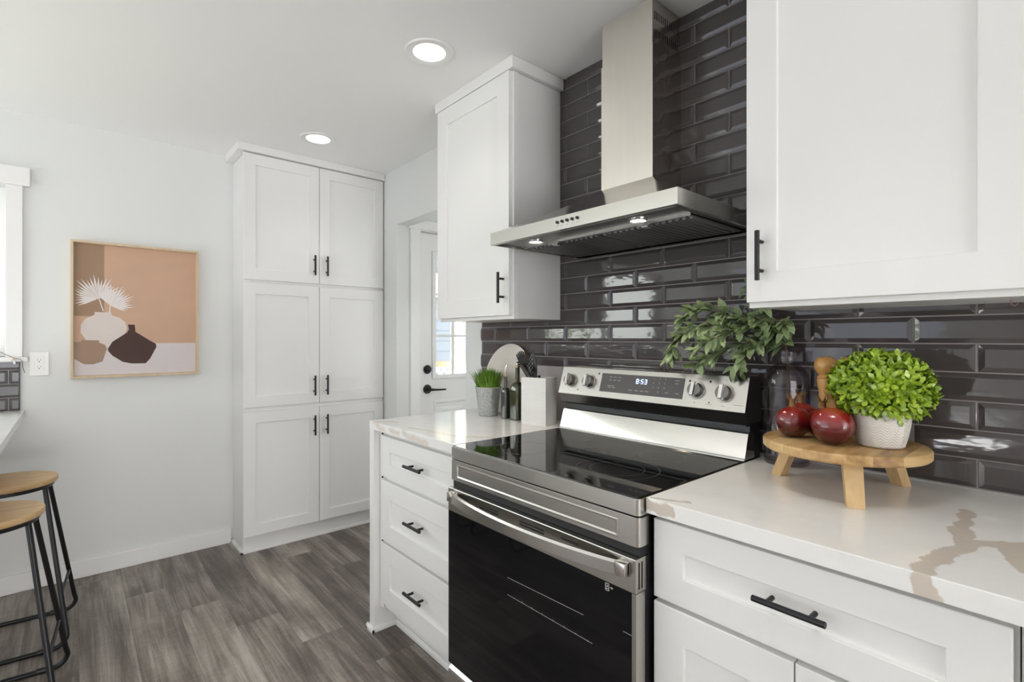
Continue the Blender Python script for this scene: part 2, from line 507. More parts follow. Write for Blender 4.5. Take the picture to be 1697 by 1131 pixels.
class MB:
    def __init__(self):
        self.bm = bmesh.new()
        self.mi = 0

    def _mark(self, faces):
        for f in faces:
            f.material_index = self.mi

    def face(self, pts):
        vs = [self.bm.verts.new(p) for p in pts]
        f = self.bm.faces.new(vs)
        f.material_index = self.mi
        return self

    def box(self, x0, x1, y0, y1, z0, z1, bev=0.0, seg=2, mat=None):
        r = bmesh.ops.create_cube(self.bm, size=1.0)
        vs = r['verts']
        for v in vs:
            v.co = Vector((x0 + (v.co.x + .5) * (x1 - x0), y0 + (v.co.y + .5) * (y1 - y0), z0 + (v.co.z + .5) * (z1 - z0)))
        fs = {f for v in vs for f in v.link_faces}
        if bev > 0:
            es = list({e for v in vs for e in v.link_edges})
            b = bmesh.ops.bevel(self.bm, geom=es, offset=bev, segments=seg, affect='EDGES', profile=0.5)
            fs = set(b['faces']) | {f for f in fs if f.is_valid}
            vs = list({v for f in fs for v in f.verts})
        self._mark(fs)
        if mat is not None:
            for v in vs:
                v.co = mat @ v.co
        return self

    def loops(self, loops, cap0=True, cap1=True, closed=True):
        rows = [[self.bm.verts.new(p) for p in lp] for lp in loops]
        n = len(rows[0])
        for a, b in zip(rows, rows[1:]):
            for i in range(n if closed else n - 1):
                j = (i + 1) % n
                try:
                    f = self.bm.faces.new((a[i], a[j], b[j], b[i]))
                    f.material_index = self.mi
                except ValueError:
                    pass
        if cap0:
            f = self.bm.faces.new(rows[0])
            f.material_index = self.mi
        if cap1:
            f = self.bm.faces.new(list(reversed(rows[-1])))
            f.material_index = self.mi
        return self

    def ring(self, c, ax, r, n, up=None):
        ax = Vector(ax).normalized()
        if up is None:
            up = Vector((0, 0, 1)) if abs(ax.z) < 0.9 else Vector((1, 0, 0))
        a = ax.cross(up).normalized()
        b = ax.cross(a).normalized()
        c = Vector(c)
        return [c + (a * math.cos(t) + b * math.sin(t)) * r for t in (2 * PI * i / n for i in range(n))]

    def cyl(self, p0, p1, r0, r1=None, n=20, bev=0.0):
        p0, p1 = Vector(p0), Vector(p1)
        r1 = r0 if r1 is None else r1
        ax = p1 - p0
        u = ax.normalized()
        if bev:
            lp = [self.ring(p0, ax, r0 - bev, n), self.ring(p0 + u * bev, ax, r0, n), self.ring(p1 - u * bev, ax, r1, n), self.ring(p1, ax, r1 - bev, n)]
        else:
            lp = [self.ring(p0, ax, r0, n), self.ring(p1, ax, r1, n)]
        return self.loops(lp)

    def tube(self, pts, r, n=10, radii=None, cap=True):
        pts = [Vector(p) for p in pts]
        lp = []
        up = None
        for i, p in enumerate(pts):
            a = pts[min(i + 1, len(pts) - 1)] - pts[max(i - 1, 0)]
            a.normalize()
            if up is None:
                up = Vector((0, 0, 1)) if abs(a.z) < 0.9 else Vector((1, 0, 0))
            s = a.cross(up).normalized()
            up = s.cross(a).normalized()
            rr = radii[i] if radii else r
            lp.append([p + (s * math.cos(t) + up * math.sin(t)) * rr for t in (2 * PI * k / n for k in range(n))])
        return self.loops(lp, cap, cap)

    def lathe(self, prof, c=(0, 0, 0), n=40, cap0=True, cap1=True):
        cx, cy, cz = c
        lp = [[(cx + r * math.cos(2 * PI * i / n), cy + r * math.sin(2 * PI * i / n), cz + z) for i in range(n)] for r, z in prof]
        return self.loops(lp, cap0, cap1)

    def sweep_y(self, prof, y0, y1, mats=None, cap=True):
        """profile points (x,z) drawn along y; mats: material index per edge"""
        a = [self.bm.verts.new((x, y0, z)) for x, z in prof]
        b = [self.bm.verts.new((x, y1, z)) for x, z in prof]
        n = len(prof)
        for i in range(n):
            j = (i + 1) % n
            f = self.bm.faces.new((a[i], a[j], b[j], b[i]))
            f.material_index = mats[i] if mats else self.mi
        if cap:
            for r in (a, list(reversed(b))):
                f = self.bm.faces.new(r)
                f.material_index = mats[-1] if mats else self.mi
        return self

    def poly_extrude(self, pts, d):
        d = Vector(d)
        p = [Vector(q) for q in pts]
        return self.loops([p, [q + d for q in p]])

    def build(self, name, mats, parent=None, smooth=False, loc=None, recalc=True, angle=35):
        """world coordinates in; the mesh is stored relative to its thing's base"""
        if not isinstance(mats, (list, tuple)):
            mats = [mats]
        if recalc:
            bmesh.ops.recalc_face_normals(self.bm, faces=self.bm.faces[:])
        org = Vector(loc) if loc is not None else Vector((0, 0, 0))
        if parent is not None:
            org = Vector(parent['_base'])
        rz = parent['_rz'] if parent is not None else 0.0
        mtx = Matrix.Rotation(-rz, 4, 'Z') @ Matrix.Translation(-org)
        bmesh.ops.transform(self.bm, matrix=mtx, verts=self.bm.verts[:])
        me = bpy.data.meshes.new(name)
        self.bm.to_mesh(me)
        self.bm.free()
        for m in mats:
            me.materials.append(M[m])
        if smooth:
            for p in me.polygons:
                p.use_smooth = True
            me.set_sharp_from_angle(angle=math.radians(angle))
        o = bpy.data.objects.new(name, me)
        COL.objects.link(o)
        o['_base'] = list(org)
        o['_rz'] = rz
        if parent is not None:
            o.parent = parent
        else:
            o.location = org
        return o


def thing(name, label, cat, loc=(0, 0, 0), group=None, rz=0.0):
    o = bpy.data.objects.new(name, None)
    COL.objects.link(o)
    o.empty_display_size = 0.05
    o.location = loc
    o.rotation_euler = (0, 0, rz)
    o['label'] = label
    o['category'] = cat
    o['_base'] = list(loc)
    o['_rz'] = rz
    if group:
        o['group'] = group
    return o


def tag(o, label, cat, group=None):
    o['label'] = label
    o['category'] = cat
    if group:
        o['group'] = group
    return o


def struct(o):
    o['kind'] = 'structure'
    return o


# ------------------------------------------------------------------ setting
WX, PY, CZ = 1.640, 3.563, 2.422      # right wall face, back wall face, ceiling

struct(MB().box(-3.5, 3.1, -5.2, 4.0, -0.06, 0.0).build('floor', 'floor'))
struct(MB().box(-3.5, 3.1, -5.2, 3.75, CZ, CZ + 0.08).build('ceiling', 'ceiling'))

# back wall with the kitchen window opening
wx0, wx1, wz0, wz1 = -2.30, -0.258, 1.187, 2.05
b = MB()
b.box(-3.5, wx0, PY, PY + .14, 0, CZ + .05).box(wx1, 1.64, PY, PY + .14, 0, CZ + .05)
b.box(wx0, wx1, PY, PY + .14, 0, wz0).box(wx0, wx1, PY, PY + .14, wz1, CZ + .05)
struct(b.build('wall_back', 'wall'))
# right wall with the doorway to the entry nook
b = MB()
b.box(WX, WX + .10, -5.2, 2.2847, 0, CZ + .05).box(WX, WX + .10, 3.082, PY + .14, 0, CZ + .05).box(WX, WX + .10, 2.2847, 3.082, 2.049, CZ + .05)
struct(b.build('wall_right', 'wall'))
# left wall with a window, front wall with patio glazing
b = MB()
b.box(-3.6, -3.4, -5.2, .95, 0, CZ + .05).box(-3.6, -3.4, 3.25, PY + .14, 0, CZ + .05).box(-3.6, -3.4, .95, 3.25, 0, .20).box(-3.6, -3.4, .95, 3.25, 2.30, CZ + .05)
struct(b.build('wall_left', 'wall'))
b = MB()
b.box(-3.6, -1.45, -5.2, -5.0, 0, CZ + .05).box(1.55, 1.74, -5.2, -5.0, 0, CZ + .05).box(-1.45, 1.55, -5.2, -5.0, 2.32, CZ + .05).box(-1.45, 1.55, -5.2, -5.0, 0, .18)
struct(b.build('wall_front', 'wall'))
# entry nook: end wall with the door, side wall
b = MB()
b.box(WX + .10, 1.80, 3.082, 3.20, 0, CZ + .05).box(2.78, 3.0, 3.082, 3.20, 0, CZ + .05).box(1.80, 2.78, 3.082, 3.20, 2.045, CZ + .05)
struct(b.build('wall_entry', 'wall'))
struct(MB().box(2.9, 3.0, 1.6, 3.082, 0, CZ + .05).build('wall_entry_side', 'wall'))
struct(MB().box(WX + .10, 3.0, 1.5, 1.6, 0, CZ + .05).build('wall_entry_near', 'wall'))

struct(MB().box(-0.9, .744, PY - .014, PY - .0005, 0.0, .093, bev=.003).build('baseboard_back', 'trim'))
# door casing
b = MB()
b.box(1.7405, 1.812, 3.064, 3.0815, 0, 2.036, bev=.002).box(2.768, 2.84, 3.064, 3.0815, 0, 2.036, bev=.002)
b.box(1.727, 2.855, 3.058, 3.0815, 2.036, 2.10, bev=.002)
b.box(1.8005, 1.826, 3.083, 3.199, 0, 2.032).box(2.752, 2.7795, 3.083, 3.199, 0, 2.032).box(1.8005, 2.7795, 3.083, 3.199, 2.032, 2.0445)
struct(b.build('trim_1', 'trim'))

# kitchen window: casing, sill, frame, panes
root = thing('window_1', 'white cased kitchen window over the tile strip', 'window', (-1.28, PY, wz0))
struct(root)
b = MB()
b.box(wx1, -.1956, PY - .02, PY - .0005, 1.187, 2.05, bev=.002).box(-2.365, wx0, PY - .02, PY - .0005, 1.187, 2.05, bev=.002)
b.box(-2.39, -.1684, PY - .028, PY - .0005, 2.05, 2.143, bev=.002)
b.build('window_casing', 'trim', root)
MB().box(-2.38, -.176, PY - .042, PY + .06, 1.164, 1.187, bev=.003).build('window_sill', 'trim', root)
b = MB()
for x0, x1 in ((wx0, wx0 + .05), (-1.31, -1.25), (wx1 - .05, wx1)):
    b.box(x0, x1, PY + .07, PY + .12, wz0 + .001, wz1, bev=.003)
for xa, xb in ((wx0 + .051, -1.311), (-1.249, wx1 - .051)):
    b.box(xa, xb, PY + .07, PY + .12, wz0 + .001, wz0 + .05, bev=.003).box(xa, xb, PY + .07, PY + .12, wz1 - .05, wz1, bev=.003)
b.build('window_frame', 'trim', root)
for x0, x1 in ((wx0 + .05, -1.31), (-1.25, wx1 - .05)):
    MB().box(x0, x1, PY + .092, PY + .096, wz0 + .05, wz1 - .05).build('window_pane', 'pane', root)

# frames in the two openings behind the camera
root = struct(thing('window_2', 'tall side window of the room', 'window', (-3.5, 2.1, .20)))
b = MB()
for y0, y1 in ((.95, 1.01), (2.07, 2.13), (3.19, 3.25)):
    b.box(-3.52, -3.46, y0, y1, .20, 2.30, bev=.004)
b.box(-3.52, -3.46, 1.011, 3.189, .20, .26, bev=.004).box(-3.52, -3.46, 1.011, 3.189, 2.24, 2.30, bev=.004)
b.build('window_frame', 'trim', root)
root = struct(thing('window_3', 'patio glazing of the room', 'window', (.05, -5.1, .18)))
b = MB()
for x0 in (-1.45, .02, 1.49):
    b.box(x0, x0 + .06, -5.13, -5.07, .18, 2.32, bev=.004)
b.box(-1.389, 1.489, -5.13, -5.07, .18, .25, bev=.004).box(-1.389, 1.489, -5.13, -5.07, 2.25, 2.32, bev=.004)
b.build('window_frame', 'trim', root)

# ---------------------------------------------------------------- entry door
DX0, DX1, DY = 1.828, 2.750, 3.108
root = struct(thing('door_1', 'half glazed white entry door', 'door', (2.289, DY, 0)))
gx0, gx1, gz0, gz1 = 1.953, 2.625, 1.013, 1.880
b = MB()
b.box(DX0, gx0, DY, DY + .044, .012, 2.026).box(gx1, DX1, DY, DY + .044, .012, 2.026)
b.box(gx0, gx1, DY, DY + .044, gz1, 2.026).box(gx0, gx1, DY, DY + .044, .012, gz0)
b.build('door_slab', 'trim', root)
b = MB()
for (x0, x1, z0, z1) in ((1.945, 2.262, .24, .835), (2.316, 2.633, .24, .835)):
    lp = []
    for d, y in ((0, DY - .0002), (.006, DY - .007), (.016, DY - .007), (.024, DY - .0005), (.05, DY - .0005), (.07, DY - .006)):
        lp.append([(x0 + d, y, z0 + d), (x1 - d, y, z0 + d), (x1 - d, y, z1 - d), (x0 + d, y, z1 - d)])
    b.loops(lp)
b.build('door_panel', 'trim', root)
b = MB()
for (x0, x1, z0, z1) in ((gx0 - .022, gx0 + .008, gz0 - .024, gz1 + .024), (gx1 - .008, gx1 + .022, gz0 - .024, gz1 + .024),
                         (gx0 + .0082, gx1 - .0082, gz0 - .024, gz0 + .008), (gx0 + .0082, gx1 - .0082, gz1 - .008, gz1 + .024)):
    b.box(x0, x1, DY - .012, DY - .0003, z0, z1, bev=.004)
for z in (1.300, 1.600):
    b.box(gx0, gx1, DY + .008, DY + .03, z - .008, z + .008, bev=.003)
for x in (2.125, 2.289, 2.453):
    b.box(x - .007, x + .007, DY + .010, DY + .028, gz0, gz1, bev=.003)
b.build('glazing_frame', 'trim', root)
MB().box(gx0, gx1, DY + .017, DY + .021, gz0, gz1).build('door_glass', 'pane', root)
b = MB()
b.cyl((1.8925, DY - .001, 1.061), (1.8925, DY - .012, 1.061), .031, .031, 28, bev=.003).cyl((1.8925, DY - .012, 1.061), (1.8925, DY - .026, 1.061), .022, .020, 24, bev=.003)
b.box(1.888, 1.897, DY - .034, DY - .024, 1.050, 1.072, bev=.002)
b.build('deadbolt', 'black', root, smooth=True)
b = MB()
b.cyl((1.8925, DY - .001, .921), (1.8925, DY - .014, .921), .033, .031, 28, bev=.003).cyl((1.8925, DY - .012, .921), (1.8925, DY - .05, .921), .012, .010, 18)
b.tube([(1.8925, DY - .05, .921), (1.915, DY - .056, .9195), (1.96, DY - .054, .917), (2.018, DY - .05, .916)], .007, 12, radii=[.010, .008, .0065, .006])
b.build('lever_handle', 'black', root, smooth=True)

# ---------------------------------------------------------------- tiled walls
TP, TR = 0.2433, 0.0693       # tile pitch along the wall, row height


def tiles(b, u0, u1, w0, w1, uoff, zbase, place, half=True, bev=.0115):
    """bevelled tiles clipped to the rectangle u0..u1, w0..w1; place(u, d, w) gives the world point, d = height above the grout"""
    g = .0016
    k0 = int(math.floor((w0 - zbase) / TR)) - 1
    k1 = int(math.ceil((w1 - zbase) / TR)) + 1
    for k in range(k0, k1):
        za, zb = zbase + k * TR + g, zbase + (k + 1) * TR - g
        sh = uoff + (TP / 2 if (k % 2) else 0.0)
        n0 = int(math.floor((u0 - sh) / TP)) - 1
        n1 = int(math.ceil((u1 - sh) / TP)) + 1
        for n in range(n0, n1):
            ua, ub = sh + n * TP + g, sh + (n + 1) * TP - g
            a0, a1, c0, c1 = max(ua, u0), min(ub, u1), max(za, w0), min(zb, w1)
            if a1 - a0 < .004 or c1 - c0 < .004:
                continue

            def inset(d):
                return (max(min(ua + d, a1), a0), min(max(ub - d, a0), a1), max(min(za + d, c1), c0), min(max(zb - d, c0), c1))
            lp = []
            for (d, h) in ((0, 0), (0, .0022), (.0010, .0030), (bev - .0008, .0066), (bev + .0006, .0070)):
                p0, p1, q0, q1 = inset(d)
                if p1 < p0:
                    p0 = p1 = (p0 + p1) / 2
                if q1 < q0:
                    q0 = q1 = (q0 + q1) / 2
                lp.append([place(p0, h, q0), place(p1, h, q0), place(p1, h, q1), place(p0, h, q1)])
            b.loops(lp, cap0=False)


b = MB()
b.box(1.6372, WX - .0002, -1.2, 2.139, .918, CZ - .0005)
b.mi = 1
tiles(b, -1.2, 2.138, .9183, CZ - .001, .1876, .9205, lambda u, h, w: (1.6374 - h * .88, u, w))
b.build('trim_2', ['grout', 'tile'], recalc=True)
bpy.data.objects['trim_2']['kind'] = 'structure'
bpy.data.objects['trim_2'].name = 'wall_tile_backsplash'
b = MB()
b.box(-2.35, -.209, PY - .004, PY - .0004, .9182, 1.1635)
b.mi = 1
tiles(b, -2.35, -.211, .9185, 1.163, -.2475, .9830 - TR, lambda u, h, w: (u, PY - .0041 - h * .62, w))
b.mi = 2
b.box(-.2095, -.2055, PY - .011, PY - .0004, .9182, 1.1635)
o = b.build('wall_tile_under_window', ['grout', 'tile', 'tile_edge'])
struct(o)

# ------------------------------------------------------------------ cabinet pieces


def rect(place, u0, u1, w0, w1, v):
    return [place(u0, v, w0), place(u1, v, w0), place(u1, v, w1), place(u0, v, w1)]


def shaker(name, parent, place, u0, u1, w0, w1, t=.020, fr=.066, rec=.0085, mat='cabinet'):
    """framed door or drawer front; v runs from the front face (0) into the cabinet (t)"""
    e = .0018
    L = []
    for d, v in ((0, t), (0, e), (e * .35, e * .35), (e, 0)):
        L.append(rect(place, u0 + d, u1 - d, w0 + d, w1 - d, v))
    fu = min(fr, (u1 - u0) * .3)
    fw = min(fr, (w1 - w0) * .345)
    for d, v in ((-.0008, 0), (.0004, .0008), (.0016, rec)):
        L.append(rect(place, u0 + fu + d, u1 - fu - d, w0 + fw + d, w1 - fw - d, v))
    return MB().loops(L).build(name, mat, parent)


def bar_pull(parent, place, u, w, vertical=True, length=.126, r=.006, stand=.030):
    b = MB()
    h = length / 2
    if vertical:
        b.cyl(place(u, -stand, w - h), place(u, -stand, w + h), r, r, 16, bev=.0008)
        for s in (-.037, .037):
            b.cyl(place(u, -.0003, w + s), place(u, -stand, w + s), .0048, .0048, 12)
    else:
        b.cyl(place(u - h, -stand, w), place(u + h, -stand, w), r, r, 16, bev=.0008)
        for s in (-.037, .037):
            b.cyl(place(u + s, -.0003, w), place(u + s, -stand, w), .0048, .0048, 12)
    return b.build('handle', 'black', parent, smooth=True)


faceX = lambda X: (lambda u, v, w: (X + v, u, w))    # fronts that look towards -x, u along y
faceY = lambda Y: (lambda u, v, w: (u, Y + v, w))    # fronts that look towards -y, u along x

# --- tall pantry
root = thing('pantry_cabinet', 'tall white pantry cabinet with six framed doors reaching the ceiling', 'cabinet', (1.19, 3.42, 0))
b = MB()
b.box(.757, 1.636, 3.2795, PY - .001, .108, 2.376, bev=.001)
b.box(.757, .775, 3.318, PY - .001, .0, .108)
b.build('carcass', 'cabinet', root)
b = MB()
b.box(.7751, 1.636, 3.318, 3.336, .0005, .1078)
b.sweep_y([(.757, .0005), (.757, .021), (.752, .021), (.747, .017), (.745, .012), (.745, .0005)], 3.306, PY - .0145)
lp = [(3.318, .0005), (3.318, .021), (3.313, .021), (3.308, .017), (3.306, .012), (3.306, .0005)]
b.loops([[(x, y, z) for (y, z) in lp] for x in (.745, 1.636)])
b.build('toe_kick', 'cabinet', root)
b = MB()
b.box(.7135, 1.637, 3.239, PY - .0008, 2.378, 2.4215, bev=.0015)
b.build('crown', 'cabinet', root)
fy = faceY(3.259)
for r, (z0, z1) in enumerate(((.1115, .8445), (.8709, 1.6096), (1.629, 2.3735))):
    for s, (x0, x1) in enumerate(((.747, 1.1875), (1.1905, 1.632))):
        d = shaker('door', root, fy, x0, x1, z0, z1)
        hx = 1.1535 if s == 0 else 1.2325
        hz = (.7315, .983, 1.7435)[r]
        bar_pull(d, fy, hx, hz)

# --- wall cabinet between doorway and hood
XU = 1.333


def upper(root, y0, y1, hinge_left, scribe):
    b = MB()
    b.box(XU + .0455, 1.6308, y0 + .004, y1 - .004, 1.3622, 2.372, bev=.001)
    b.build('carcass', 'cab_side', root)
    b = MB()
    b.box(XU + .0205, XU + .045, y0 - .0012, y1 + .0008, 1.3600, 2.372, bev=.001)
    b.build('face_frame', 'cabinet', root)
    b = MB()
    b.box(XU - .0015, 1.6308, y0 - .016, y1 + .012, 2.3735, 2.4215, bev=.0012)
    b.build('crown', 'cabinet', root)
    return root


root = thing('wall_cabinet', 'white wall cabinet with one framed door, hanging between doorway and hood', 'cabinet', (1.48, 1.82, 1.36), group=None)
upper(root, 1.5535, 2.0985, True, True)
d = shaker('door', root, faceX(XU), 1.561, 2.0935, 1.3749, 2.3705, fr=.078)
bar_pull(d, faceX(XU), 1.594, 1.4874)
root = thing('wall_cabinet', 'large white wall cabinet hanging above the leafy jug and serving stand', 'cabinet', (1.48, .34, 1.36))
upper(root, .0755, .6025, False, True)
d = shaker('door', root, faceX(XU), .0775, .6020, 1.3735, 2.3705, fr=.0755)
bar_pull(d, faceX(XU), .5615, 1.4897)
root = thing('wall_cabinet', 'white wall cabinet past the large wall cabinet, farthest from the hood', 'cabinet', (1.48, -.2, 1.36))
upper(root, -.51, .072, False, True)
d = shaker('door', root, faceX(XU), -.508, .0705, 1.3735, 2.3705, fr=.0755)
# small brass hook below the big wall cabinet
b = MB()
hk = (1.466, .117, 1.3600)
b.tube([(hk[0], hk[1], hk[2] - .0005), (hk[0], hk[1], hk[2] - .008), (hk[0], hk[1] - .006, hk[2] - .013), (hk[0], hk[1] - .011, hk[2] - .008)], .0012, 8)
o = b.build('cup_hook', 'board_edge', None, smooth=True, loc=hk)
tag(o, 'tiny dark hook screwed under the large wall cabinet', 'hook')

# --- drawer cabinet
XF = 1.008
root = thing('drawer_cabinet', 'white base cabinet with three stacked drawers beside the range', 'cabinet', (1.32, 1.75, 0))
b = MB()
b.box(1.0295, 1.63, 1.4395, 2.0645, .107, .8795)
b.build('carcass', 'cabinet', root)
b = MB()
b.box(.9885, 1.63, 2.0655, 2.1045, .0005, .8805, bev=.001)
b.build('end_panel', 'cabinet', root)
b = MB()
b.box(1.100, 1.115, 1.4395, 2.0645, .0005, .1065)
pr = [(0, 0), (0, .022), (-.005, .022), (-.010, .018), (-.0125, .012), (-.0125, 0)]
b.loops([[(1.0995 + p, y, .0005 + z) for p, z in pr] for y in (1.4395, 2.053)])
b.loops([[(x, 2.0650 + p, .0005 + z) for p, z in pr] for x in (.976, 1.0995)])
b.loops([[(.988 + p, y, .0005 + z) for p, z in pr] for y in (2.0525, 2.117)])
b.loops([[(x, 2.105 - p, .0005 + z) for p, z in pr] for x in (.9755, 1.60)])
b.build('toe_kick', 'trim', root)
fx = faceX(XF)
for (z0, z1, hz) in ((.6855, .8595, .7775), (.4095, .6680, .5535), (.1400, .3970, .2790)):
    d = shaker('drawer', root, fx, 1.4410, 2.0300, z0, z1, fr=.074)
    bar_pull(d, fx, 1.722, hz, vertical=False)
MB().box(XF + .0105, 1.0294, 2.0302, 2.0640, .107, .8795).build('filler', 'cab_side', root)
for z in (.866, .677, .403):
    MB().box(XF + .004, XF + .010, 2.0315, 2.037, z - .004, z + .004, bev=.001).build('drawer_bumper', 'gap', root)

# --- base cabinets right of the range
root = thing('base_cabinet', 'white base cabinet with one wide drawer over two doors', 'cabinet', (1.32, .37, 0))
MB().box(1.0295, 1.63, .0725, .6700, .107, .8795).build('carcass', 'cabinet', root)
MB().box(1.100, 1.115, .0725, .6700, .0005, .1065).build('toe_kick', 'trim', root)
d = shaker('drawer', root, fx, .0780, .6672, .6885, .8670, fr=.0735)
bar_pull(d, fx, .3685, .7850, vertical=False)
d = shaker('door', root, fx, .3685, .6672, .1150, .6780, fr=.0745)
bar_pull(d, fx, .4050, .500)
d = shaker('door', root, fx, .0780, .3655, .1150, .6780, fr=.0745)
bar_pull(d, fx, .3290, .500)
root = thing('base_cabinet', 'white base cabinet past the wide drawer cabinet, farthest from the range', 'cabinet', (1.32, -.3, 0))
MB().box(1.0295, 1.63, -.58, .0705, .107, .8795).build('carcass', 'cabinet', root)
d = shaker('drawer', root, fx, -.576, .0650, .6885, .8670, fr=.0735)
d = shaker('door', root, fx, -.576, .0650, .1150, .6780, fr=.0745)

# --- counters
o = MB().box(.988, 1.6308, 1.4375, 2.1055, .8812, .917, bev=.0015).build('countertop', 'quartz_b')
tag(o, 'white quartz countertop with beige veins carrying the grass pot and bottles', 'countertop')
o = MB().box(.988, 1.6308, -1.1, .6745, .8812, .917, bev=.0015).build('countertop', 'quartz_a')
tag(o, 'white quartz countertop with a taupe vein under the wooden serving stand', 'countertop')
o = MB().box(-1.15, -.190, 1.35, PY - .0005, .8812, .917, bev=.0015).build('countertop', 'quartz_c')
tag(o, 'white bar countertop reaching the back wall above the stools', 'countertop')
root = thing('bar_cabinet', 'white cabinet carrying the bar countertop behind the stools', 'cabinet', (-1.04, 3.27, 0))
MB().box(-1.13, -.95, 3.0, PY - .016, .0005, .8808, bev=.002).build('carcass', 'cabinet', root)

# ------------------------------------------------------------------ range
YL, YR = 1.4345, .6775
XR = .9644
root = thing('range', 'stainless freestanding electric range with black glass cooktop and oven door', 'stove', (1.29, 1.056, 0))


def rounded_front(x0, x1, y0, y1, z0, z1, r, b, n=6):
    """vertical-sided box whose two front corners are rounded in plan"""
    pts = [(x1, y0), ]
    for i in range(n + 1):
        t = PI / 2 * i / n
        pts.append((x0 + r - r * math.sin(t), y0 + r - r * math.cos(t)))
    for i in range(n + 1):
        t = PI / 2 * i / n
        pts.append((x0 + r - r * math.cos(t), y1 - r + r * math.sin(t)))
    pts.append((x1, y1))
    e = .0015
    cx, cy = (x0 + x1) / 2, (y0 + y1) / 2

    def sh(p):
        return (p[0] + (e if p[0] < cx else -e), p[1] + (e if p[1] < cy else -e))
    b.loops([[(*sh(p), z0) for p in pts], [(*p, z0 + e) for p in pts], [(*p, z1 - e) for p in pts], [(*sh(p), z1) for p in pts]])


b = MB()
b.box(1.005, 1.615, YR + .004, YL - .004, .03, .874)
b.box(1.02, 1.60, YR + .02, YL - .02, .0005, .03)
b.build('body', 'black_plastic', root)
b = MB()
rounded_front(XR, 1.50, YR, YL, .8745, .9145, .012, b)
b.build('cooktop_rim', 'steel_y', root, smooth=True)
MB().box(XR + .0065, 1.497, YR + .006, YL - .006, .9135, .9175, bev=.001).build('cooktop_glass', 'black_glass', root)
for (cx, cy, rr) in ((1.145, .875, (.115, .075)), (1.125, 1.245, (.095,)), (1.36, 1.245, (.075,)), (1.365, .875, (.075,)), (1.26, 1.06, (.045,))):
    b = MB()
    for r in rr:
        b.loops([[(cx + q * math.cos(t), cy + q * math.sin(t), .91765) for t in (2 * PI * i / 64 for i in range(64))] for q in (r - .0008, r + .0008)], False, False)
    b.build('burner_ring', 'ring_mark', root, recalc=False)
# front rail with the long pressed panel
b = MB()
rounded_front(XR, 1.004, YR, YL, .8035, .8715, .012, b)
b.build('front_rail', 'steel_y', root, smooth=True)
b = MB()
y0, y1, z0, z1 = YR + .055, YL - .040, .8135, .8605
lp = []
for d, x in ((0, XR - .0004), (.001, XR - .0012), (.003, XR - .0012), (.009, XR + .0045), (.010, XR + .005)):
    lp.append([(x, y0 + d, z0 + d), (x, y1 - d, z0 + d), (x, y1 - d, z1 - d), (x, y0 + d, z1 - d)])
# the pressed panel stands proud as a shallow tray
lp2 = []
for d, x in ((0, XR - .0002), (.002, XR - .0025), (.0045, XR - .0028), (.0085, XR - .0004)):
    lp2.append([(x, y0 + d, z0 + d), (x, y1 - d, z0 + d), (x, y1 - d, z1 - d), (x, y0 + d, z1 - d)])
b.loops(lp2)
b.build('pressed_panel', 'steel_y', root)
b = MB()
b.box(.975, 1.004, YR + .004, YL - .004, .781, .8034)
b.build('vent_gap', 'gap', root)
# oven door
door = MB()
door.box(.9585, 1.0045, YR + .002, YL - .001, .188, .7795, bev=.002)
door = door.build('oven_door', 'black_plastic', root)
b = MB()
b.box(.9555, .9960, YR + .0012, YL - .0008, .7020, .7800, bev=.0018)
b.build('door_top_rail', 'steel_y', door)
MB().box(.9560, .9584, YR + .013, YL - .002, .190, .7015).build('door_glass', 'oven_glass', door)
b = MB()
b.box(.9562, .990, YR + .0012, YR + .0125, .190, .7015)
b.build('door_side_strip', 'steel_y', door)
for (ya, yb, rows) in ((1.318, 1.352, (0, )), (1.168, 1.262, (0, 1)), (.974, 1.072, (0, 1)), (.852, .908, (0, ))):
    for r in rows:
        z = .7625 - .0085 * r
        MB().box(.9545, .9553, ya, yb, z - .0022, z + .0022).build('vent_slot', 'gap', door)
for x in (.966, .977):
    MB().box(x, x + .0042, YR + .0004, YR + .0014, .7110, .7710).build('vent_slot', 'gap', door)
# bowed handle
b = MB()
N = 28
lp = []
for i in range(N + 1):
    s = -1 + 2 * i / N
    y = (YR + .0185) + (YL - .020 - YR - .0185) * (i / N)
    x = .9445 - .0440 * (1 - s * s) ** .9
    if i in (0, N):
        x += .004
    zt = .7715
    lp.append([(x, y, zt - .033), (x + .003, y, zt - .035), (x + .014, y, zt - .033), (x + .014, y, zt - .004), (x + .004, y, zt), (x, y, zt - .006)])
b.loops(lp)
for (ya, yb) in ((YR + .0185, YR + .048), (YL - .046, YL - .020)):
    b.box(.9360, .9554, ya, yb, .7400, .7700, bev=.002)
b.build('oven_handle', 'steel_y', door, smooth=True, angle=30)
# small white stickers on the glass (line icons only)
b = MB()
sx = .9556
ys, zs = .7660, .7005


def frame_rect(b, y0, y1, z0, z1, w):
    b.box(sx, sx + .0004, y0, y1, z0, z0 + w).box(sx, sx + .0004, y0, y1, z1 - w, z1)
    b.box(sx, sx + .0004, y0, y0 + w, z0, z1).box(sx, sx + .0004, y1 - w, y1, z0, z1)


